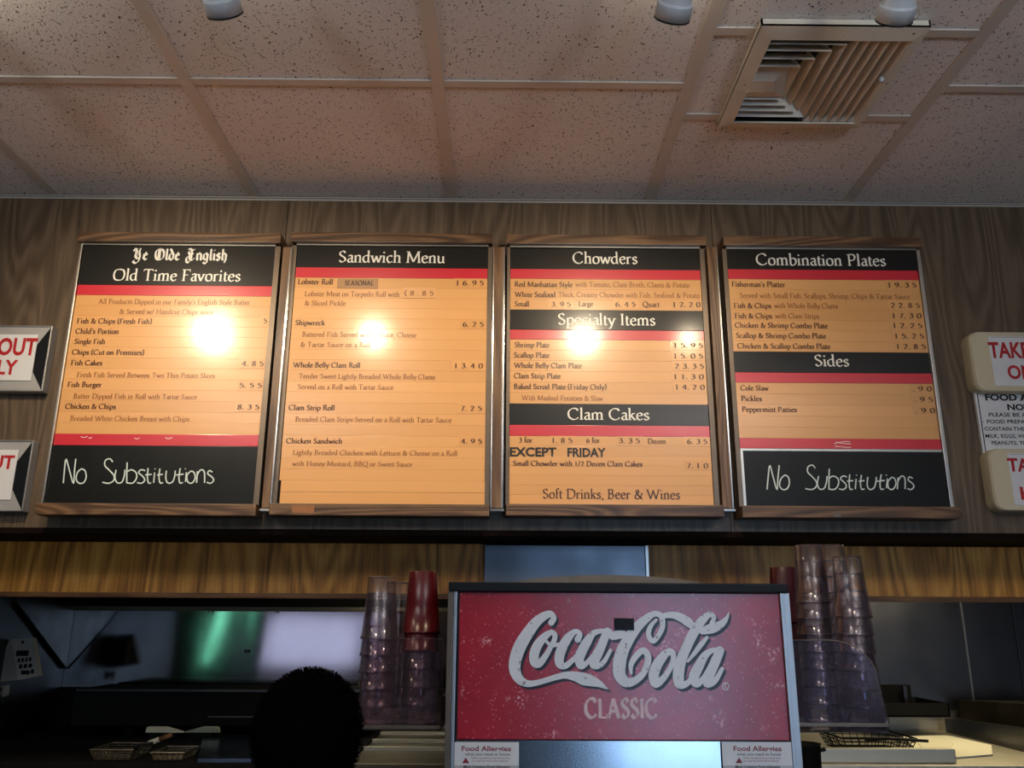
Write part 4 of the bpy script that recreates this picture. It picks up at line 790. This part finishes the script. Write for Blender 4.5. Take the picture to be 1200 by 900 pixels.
# wall timer with keypad, standing off the side sheet, facing the counter
ky = 3.42; q = lambda px, py: at(px, py, ky)
tm = empty('wall_timer', (q(20, 775).x, ky, q(20, 797).z), 'grey wall timer with small screen and keypad at far left', 'timer')
m = MB(); f = [q(13, 749), q(38, 747.5), q(45, 792), q(21, 797)]; m.prism(f, (0, .03, 0)); m.obj('keypad_face', mat('pale_keypad', (.48, .44, .35), .45), tm)
m = MB(); f = [q(-30, 752), q(12.5, 749), q(20.5, 797), q(-26, 801)]; m.prism([v+Vector((0, .004, 0)) for v in f], (0, .026, 0)); m.obj('case', M['grey'], tm)
m = MB(); f = [q(-6, 751), q(10, 750), q(-1, 776), q(-6, 776)]; m.prism([v+Vector((0, .001, 0)) for v in f], (0, .003, 0)); m.obj('dark_window', M['black'], tm)
MB().box(kx0, ky+.03, q(20, 790).z, q(30, 780).x, ky+.05, q(20, 760).z).obj('bracket', M['grey'], tm)
def key(px, py, w, h, name='key'):
    a, c = q(px-w/2, py+h/2), q(px+w/2, py-h/2); MB().box(a.x, ky-.004, a.z, c.x, ky, c.z, .0008).obj(name, M['black'], tm)
key(26.5, 765.5, 15, 6.5, 'display'); key(27, 752.5, 3.5, 3, 'key')
for i in range(4): key(22.5+i*4.4, 773.8-.4*i, 3.0, 4.6)
for i in range(3): key(24.6+i*5.6, 781-.5*i, 4.2, 4.8)
key(30, 788, 10.5, 4.8); key(38.2, 786.8, 4, 4.8)
lt = MB().prism([q(1, 804), q(8, 803), q(7, 815), q(2, 817)], (0, .02, 0)).prism([q(-8, 806), q(3, 806), q(3, 811), q(-8, 811)], (0, .02, 0))
lo_ = lt.obj('wall_switch', M['grey']); tag(lo_, 'tiny pale switch on the side sheet just below the timer', 'switch')
lo_.location.y = .0
MB().box(kx0-.001, ky, q(5, 813).z, q(3, 810).x, ky+.02, q(5, 806).z).obj('arm', M['grey'], lo_)
# cooking line
def unit(name, xa, xb_, label, top=CT, m='steelwork', y0=2.95, y1=KY-.035):
    e = empty(name, ((xa+xb_)/2, (y0+y1)/2, 0), label, 'kitchen counter')
    MB().box(xa, y0, top-.03, xb_, y1, top, .003).obj('worktop', M[m], e); MB().box(xa+.01, y0+.02, .0, xb_-.01, y1-.01, top-.03).obj('cabinet', M['steel2'], e); return e
unit('griddle_counter', kx0+.02, KP(432, 860, 3.4).x, 'dark greasy steel counter under the black shelf, bottom left', m='blackmetal')
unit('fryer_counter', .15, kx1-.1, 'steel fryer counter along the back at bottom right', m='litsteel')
u = unit('shelf_counter', KP(434, 860, 3.4).x, .13, 'layered steel unit seen below the left cup holder')
for y, mm in ((864, 'bone'), (874, 'steelwork'), (884, 'steelwork'), (893, 'alu')):  # pale edges carry the lit lines in their colour
    Yb = 3.86-(y-864)*.022; p = at(434, y, Yb); q2 = at(524, y+3.5, Yb); MB().box(KP(434, 860, 3.4).x+.005, Yb, max(CT, q2.z), .11, Yb+.02, max(p.z, CT+.012)).obj('shelf_edge', M['litsteel'], u)
MB().box(KP(434, 860, 3.4).x+.01, KY-.06, CT, .12, KY-.04, KP(434, 852).z).obj('splash_strip', M['tray'], u)
# black shelf unit over the griddle
p, q2 = at(87, 808, 3.55), at(432, 852, 3.55)
bs = empty('black_shelf', ((p.x+q2.x)/2, 3.65, CT), 'black salamander shelf across the left of the kitchen, in front of the backsplash', 'kitchen shelf')
MB().box(p.x, 3.55, q2.z, q2.x, 3.86, p.z, .006).obj('shelf_box', M['blackmetal'], bs)
MB().box(p.x+.01, 3.545, p.z-.006, q2.x, 3.555, p.z+.002, .001).obj('front_edge', M['steel2'], bs)
a = at(243, 840, 3.54); MB().box(a.x, 3.543, a.z-.002, q2.x-.02, 3.55, a.z+.001).obj('front_rod', M['steelwork'], bs)
for x in (at(146, 860, 3.62).x, at(160, 860, 3.62).x+.5, q2.x-.06): MB().box(x, 3.62, CT, x+.03, 3.66, q2.z).obj('leg', M['blackmetal'], bs)
# things on the griddle counter
def blade(a, c, Y, hb, label, m, name, group=None):
    p, q2 = at(*a, Y), at(*c, Y); w = (q2-p).length
    o = MB().prism([p, p+Vector((w*.06, 0, hb)), q2+Vector((-w*.3, 0, hb)), q2], (0, .012, 0)).obj(name, m); tag(o, label, 'kitchen tool', group); return o
for (a, c, Y, lab, rv) in (((170, 858.5), (215, 858.5), 3.46, 'cream spatula blade lying under the black shelf', 0), ((257, 858.5), (217, 858.5), 3.46, 'greenish plastic blade right of the cream spatula blade', 1)):
    p, q2 = at(*a, Y), at(*c, Y); s = 1 if not rv else -1; hb = .021
    p.z = max(p.z, CT+.002); q2.z = p.z
    tl = empty('spatula', (p.x, Y, CT), lab, 'kitchen tool')
    MB().prism([p, p+Vector((s*.004, 0, hb*.9)), p+Vector((s*.012, 0, hb)), q2+Vector((-s*.065, 0, hb)), q2+Vector((0, 0, .004)), q2], (0, .012, 0)).obj('blade', M['bone'] if not rv else mat('greenish_plastic', (.42, .46, .34), .4), tl)
    MB().box(min(p.x, q2.x)+.01, Y+.012, CT+.0005, max(p.x, q2.x)-.04, Y+.03, p.z+.004).obj('heel', M['blackmetal'], tl)
Y = 3.15; a, c = at(173, 871.5, Y), at(201, 861, Y)
kn = empty('scraper', (a.x, Y, CT), 'scraper with ivory ferrule and brown wooden handle tilted up', 'kitchen tool')
mid = a.lerp(c, .5); MB().tube([a, a.lerp(c, .1), mid], [.007, .0095, .0085], 10).obj('ferrule', M['bone'], kn, True); MB().tube([mid, mid.lerp(c, .5), c], [.0085, .009, .0065], 10).obj('handle', M['handle'], kn, True)
MB().prism([a+Vector((-.012, 0, -.002)), a+Vector((.006, 0, -.006)), Vector((a.x-.0, Y, CT)), Vector((a.x-.04, Y, CT))], (0, .004, 0)).obj('blade', M['steel2'], kn)
p, q2 = atz(232, 889, CT+.012), atz(306, 889, CT+.012); r_, s_ = atz(300, 861, CT+.012), atz(238, 861, CT+.012)
bl = MB().prism([p, q2, r_, s_], (0, 0, -.011)).obj('griddle_plate', M['blueglint']); tag(bl, 'flat steel plate with a blue reflection in its colour on the counter beside the head', 'plate')
def basket(cx, cy, w, d, h, z, label, n=6, handle=None, wm='steelwork'):
    e = empty('fry_basket', (cx, cy, z), label, 'fry basket', 'wire fry baskets'); m = MB(); r = .0016
    def rect(zz, s, rr): m.tube([(cx+a*w/2*s, cy+b_*d/2*s, zz) for a, b_ in ((-1, -1), (1, -1), (1, 1), (-1, 1), (-1, -1))], rr, 6)
    for k in range(5): rect(z+.002+h*k/4, .84+.16*k/4, r if k < 4 else .0032)
    for i in range(n+1):
        t = -1+2*i/n
        for s in (-1, 1):
            m.tube([(cx+t*w/2*.84, cy+s*d/2*.84, z+.002), (cx+t*w/2, cy+s*d/2, z+h)], r, 4, False); m.tube([(cx+s*w/2*.84, cy+t*d/2*.84, z+.002), (cx+s*w/2, cy+t*d/2, z+h)], r, 4, False)
        m.tube([(cx+t*w/2*.84, cy-d/2*.84, z+.002), (cx+t*w/2*.84, cy+d/2*.84, z+.002)], r, 4, False); m.tube([(cx-w/2*.84, cy+t*d/2*.84, z+.002), (cx+w/2*.84, cy+t*d/2*.84, z+.002)], r, 4, False)
    m.obj('wire_mesh', M[wm], e)
    if handle: MB().tube(handle, .005, 8).obj('handle', M['black'], e)
    return e
a = at(142, 886, 3.05); basket(a.x, 3.05, .14, .16, .03, CT+.002, 'dark wire basket on the griddle counter, bottom left', 6, [(a.x+.06, 2.98, CT+.03), (a.x+.09, 2.97, CT+.05), (a.x+.13, 2.97, CT+.055)])
a = at(205, 886, 3.02); basket(a.x-.008, 3.04, .11, .14, .022, CT+.002, 'dark wire basket just below the scraper', 6)
# things at the right
Y = 3.62; p, q2 = at(1034, 840, Y), at(1112, 824, Y); zt_ = at(1040, 810, KY-.1).z
br = empty('black_tray', ((p.x+q2.x)/2, 3.75, p.z), 'open black metal tray fixed to the right backsplash', 'tray')
MB().box(p.x, Y, p.z, q2.x, Y+.006, q2.z, .001).obj('front_wall', M['blackmetal'], br); MB().box(p.x, Y, p.z, q2.x, KY-.001, p.z+.006).obj('tray_floor', M['blackmetal'], br)
MB().box(p.x, KY-.02, p.z, q2.x-.03, KY-.001, zt_+.02).obj('rear_wall', M['blackmetal'], br); MB().box(q2.x-.006, Y, p.z, q2.x, KY-.001, q2.z).box(p.x, Y, p.z, p.x+.006, KY-.001, q2.z).obj('end_walls', M['blackmetal'], br)
MB().box(q2.x-.08, KY-.06, p.z, q2.x-.065, KY-.045, zt_+.018).obj('upright', M['steel2'], br)
Z = CT+.006
pts = [atz(1058, 863, Z), atz(1108, 861, Z), atz(1162, 873, Z), atz(1163, 884, Z), atz(1118, 887.5, Z), atz(1075, 880, Z)]
ty = MB().prism(pts, (0, 0, -.005)).obj('pale_tray', M['tray']); tag(ty, 'pale cream tray shining under the hood light, bottom right', 'tray')
pts = [atz(1072, 866, Z+.003), atz(1105, 865, Z+.003), atz(1118, 870, Z+.003), atz(1114, 877, Z+.003), atz(1080, 876, Z+.003)]
ty2 = MB().prism(pts, (0, 0, -.0028)).obj('paper_liner', mat('cream_paper', (.82, .78, .58), .8)); tag(ty2, 'thin cream paper sheet lying on the pale tray', 'paper')
def at3(px, py, Y): return at(px, py, Y)
g1, g2 = at(1108, 852, 3.80), at(1205, 880, 3.05); g1.z = max(g1.z, CT+.02)
gr = MB().prism([Vector((g1.x, 3.80, CT)), Vector((g1.x, 3.80, CT+.055)), Vector((g2.x+.1, 3.05, CT+.085)), Vector((g2.x+.1, 3.05, CT))], (.05, .02, 0)).obj('steel_divider', M['steel2']); tag(gr, 'dull steel divider running diagonally beside the pale tray', 'divider')
gp = MB().prism([Vector((g1.x+.09, 3.84, CT)), Vector((g1.x+.09, 3.84, CT+.125)), Vector((g2.x+.32, 3.2, CT+.155)), Vector((g2.x+.32, 3.2, CT))], (.35, .0, 0)).obj('fryer', M['steelwork']); tag(gp, 'greasy steel fryer housing at the right edge behind the divider', 'fryer')
a = at(1020, 878, 3.25); basket(a.x, 3.28, .26, .24, .050, CT+.002, 'black wire fry basket below the curved cup holder', 9, [(a.x-.05, 3.16, CT+.05), (a.x+.02, 3.13, CT+.058), (a.x+.15, 3.12, CT+.052)], 'blackmetal')
p, q2 = at(950, 895, 3.0), at(1118, 881, 3.0)
fe = MB().box(p.x, 2.99, CT+.0005, q2.x, 3.02, CT+.045, .004).obj('fryer_front_edge', M['litsteel']); tag(fe, 'raised steel fryer rim across the bottom, under the basket', 'fryer')
for i, px in enumerate((985, 1005, 1024, 1040)):
    p = at(px, 862, 3.80); o = MB().tube([(p.x, 3.80, CT), (p.x, 3.80, CT+.075)], .012, 10).obj('fryer_post', M['blackmetal' if i % 2 == 0 else 'alu'], smooth=True); tag(o, ['black post', 'bright steel post', 'second black post', 'second bright steel post'][i]+' in the row behind the wire fry basket', 'fryer part', 'posts behind the fry basket')
a = at(944, 880, 2.75)
po = empty('dark_pot', (a.x, 2.75, .92), 'dark cooking pot half hidden behind the dispenser, bottom right', 'pot')
MB().lathe([(0, .92), (.045, .92), (.052, a.z+.02), (.057, a.z+.022), (.054, a.z+.018), (.046, .93), (0, .93)], 24, Matrix.Translation((a.x-.01, 2.75, 0))).obj('pot_body', M['blackmetal'], po, True)
MB().tube([(a.x+.03, 2.75, a.z), (a.x+.06, 2.75, a.z+.005)], .006).obj('handle', M['black'], po)
st = empty('pot_stand', (a.x, 2.75, 0), 'steel stand holding the dark pot, below the frame', 'stand'); MB().box(a.x-.12, 2.65, .0, a.x+.12, 2.86, .92).obj('cabinet', M['steel2'], st)
# lamps of the hood and the fluorescent tube out of frame behind the camera
for x, y, w, lab in ((1.75, 3.35, .5, 'hood lamp above the fryers, hidden above the golden band'), (-.55, 3.45, .3, 'hood lamp above the griddle, hidden above the golden band')):
    o = MB().box(x-w/2-.02, y-.08, 1.812, x+w/2+.02, y+.08, CZ+.55, .004).obj('hood_lamp', M['lampwhite']); tag(o, lab, 'lamp')
def emis(name, col, s):
    m, t, b_ = newmat(name); b_.inputs['Emission Color'].default_value = (*col, 1); b_.inputs['Emission Strength'].default_value = s; b_.inputs['Base Color'].default_value = (*col, 1); return m
tb = MB().tube([(-3.66, -3.22, 1.0), (-3.50, -3.22, 1.5), (-3.38, -3.22, 2.1)], [.016, .034, .016], 12).obj('neon_tube', emis('green_neon_glow', (.25, 1, .62), 5.5)); tag(tb, 'vertical green glowing tube on the wall behind the viewer', 'neon tube')
nb = MB().box(-4.1, -3.299, .7, -3.1, -3.27, 2.4).obj('backing', M['black'], tb)  # black board made wide to keep the tube's green glow off the wall
# ------------------------------------------------------------------ person (seen from behind, dark hair)
hx, hy = -.325, 1.52; top = at(362, 781, hy).z
pe = empty('person', (hx, hy, 0), 'person with dark curly hair, back of the head seen before the kitchen', 'person')
def skinmesh(name, verts, edges, rad, m, parent, sub=2, root=0):
    me = bpy.data.meshes.new(name); me.from_pydata(verts, edges, []); o = link(name, me, m, parent)
    md = o.modifiers.new('skin', 'SKIN'); sd = o.modifiers.new('sub', 'SUBSURF'); sd.levels = sub; sd.render_levels = sub
    for i, r in enumerate(rad): me.skin_vertices[0].data[i].radius = (r, r) if not isinstance(r, tuple) else r
    me.skin_vertices[0].data[root].use_root = True; md.use_smooth_shade = True; return o
k = top/1.62
def V3(x, y, z): return (hx+x*k, hy+y*k, z*k)
bv = [V3(0, 0, .93), V3(0, 0, 1.10), V3(0, -.01, 1.28), V3(0, 0, 1.37), V3(0, .01, 1.42), V3(0, .012, 1.47), V3(0, .012, 1.53)]; be = [(0, 1), (1, 2), (2, 3), (3, 4), (4, 5), (5, 6)]; brd = [(.15, .10), (.13, .09), (.15, .10), (.09, .075), .052, (.068, .082), (.058, .075)]
for s in (-1, 1):
    i = len(bv); bv += [V3(s*.15, 0, 1.33), V3(s*.20, .02, 1.07), V3(s*.18, .09, .90), V3(s*.175, .12, .86), V3(s*.09, 0, .86), V3(s*.10, .01, .47), V3(s*.10, -.01, .09), V3(s*.10, .10, .04)]
    be += [(2, i), (i, i+1), (i+1, i+2), (i+2, i+3), (0, i+4), (i+4, i+5), (i+5, i+6), (i+6, i+7)]; brd += [.06, .043, .03, (.034, .02), .09, .062, .045, (.045, .03)]
skinmesh('body', bv, be, [tuple(v*k for v in (r if isinstance(r, tuple) else (r, r))) for r in brd], M['skin'], pe)
for s in (-1, 1):
    hnd = V3(s*.175, .115, .87)
    for j in range(5):
        a = (j-2)*.015; b0 = Vector(hnd)+Vector((a, .015 if j else -.01, 0)); ln = [.035, .05, .055, .05, .04][j]
        skinmesh('finger', [b0, b0+Vector((a*.3, ln*.6, -.004)), b0+Vector((a*.4, ln, -.02))], [(0, 1), (1, 2)], [.009, .008, .0065], M['skin'], pe, 1)
sv = bv[:4]+[bv[7], bv[8], bv[15], bv[16]]; skinmesh('shirt', sv, [(0, 1), (1, 2), (2, 3), (2, 4), (4, 5), (2, 6), (6, 7)], [tuple(v*k for v in r) for r in [(.175, .125), (.155, .115), (.175, .125), (.085, .08), (.078, .078), (.066, .066), (.078, .078), (.066, .066)]], M['shirt'], pe)
tv = [bv[0], bv[11], bv[12], bv[13], bv[19], bv[20], bv[21]]; skinmesh('trousers', tv, [(0, 1), (1, 2), (2, 3), (0, 4), (4, 5), (5, 6)], [tuple(v*k for v in r) for r in [(.17, .12), (.105, .105), (.08, .08), (.065, .065), (.105, .105), (.08, .08), (.065, .065)]], M['trousers'], pe)
for s in (-1, 1):
    MB().lathe([(0, -.03), (.014, -.018), (.016, 0), (.010, .018), (0, .026)], 10, Matrix.Translation(V3(s*.074, .02, 1.49))).obj('ear', M['skin'], pe, True)
    MB().lathe([(0, -.011), (.008, -.006), (.011, 0), (.008, .006), (0, .011)], 10, Matrix.Translation(V3(s*.03, .088, 1.50))).obj('eye', M['white'], pe, True)
MB().lathe([(.004, .02), (.011, -.012), (0, -.018)], 8, Matrix.Translation(V3(0, .10, 1.48))).obj('nose', M['skin'], pe, True)
MB().box(*V3(-.024, .085, 1.44), *V3(.024, .094, 1.448), .002).obj('mouth', M['redink'], pe)
# hair: lumpy cap plus many short curls
m = MB(); bmesh.ops.create_icosphere(m.b, subdivisions=5, radius=1)
from mathutils import noise as mn
cz_ = top-.105
for v in m.b.verts:
    d = v.co.normalized(); r = 1+.045*mn.noise(d*3)+.035*mn.noise(d*9)+.02*mn.noise(d*22)
    face = max(0, d.y-.35)*1.1 if d.z < .35 else 0
    v.co = Vector((hx+d.x*.086*r, hy-.012+d.y*(.095*r)*(1-face*.7), cz_+d.z*(.100 if d.z > 0 else .105)*r))
hc = m.obj('hair', M['hair'], pe, True)
V, Fc = [], []
for _ in range(5200):
    d = Vector((random.gauss(0, 1), random.gauss(0, 1)-.3, random.gauss(0, 1)+.35)).normalized()
    if d.z < -.75 or (d.y > .5 and d.z < .3): continue
    p = Vector((hx+d.x*.086, hy-.012+d.y*.094, cz_+d.z*.100)); tdir = (d.cross(Vector((random.random()-.5, random.random()-.5, random.random()-.5)))).normalized(); l = .007+random.random()*.010
    w = d.cross(tdir).normalized()*.0006; pts = [p-d*.003, p+tdir*l*.4+d*l*.45, p+tdir*l*.9+d*l*.25]
    i0 = len(V); V += [pts[0]-w, pts[0]+w, pts[1]-w, pts[1]+w, pts[2]]; Fc += [(i0, i0+1, i0+3, i0+2), (i0+2, i0+3, i0+4)]
me = bpy.data.meshes.new('curls'); me.from_pydata(V, [], Fc); cu = link('curls', me, M['hair'], hc); cu['kind'] = 'stuff'
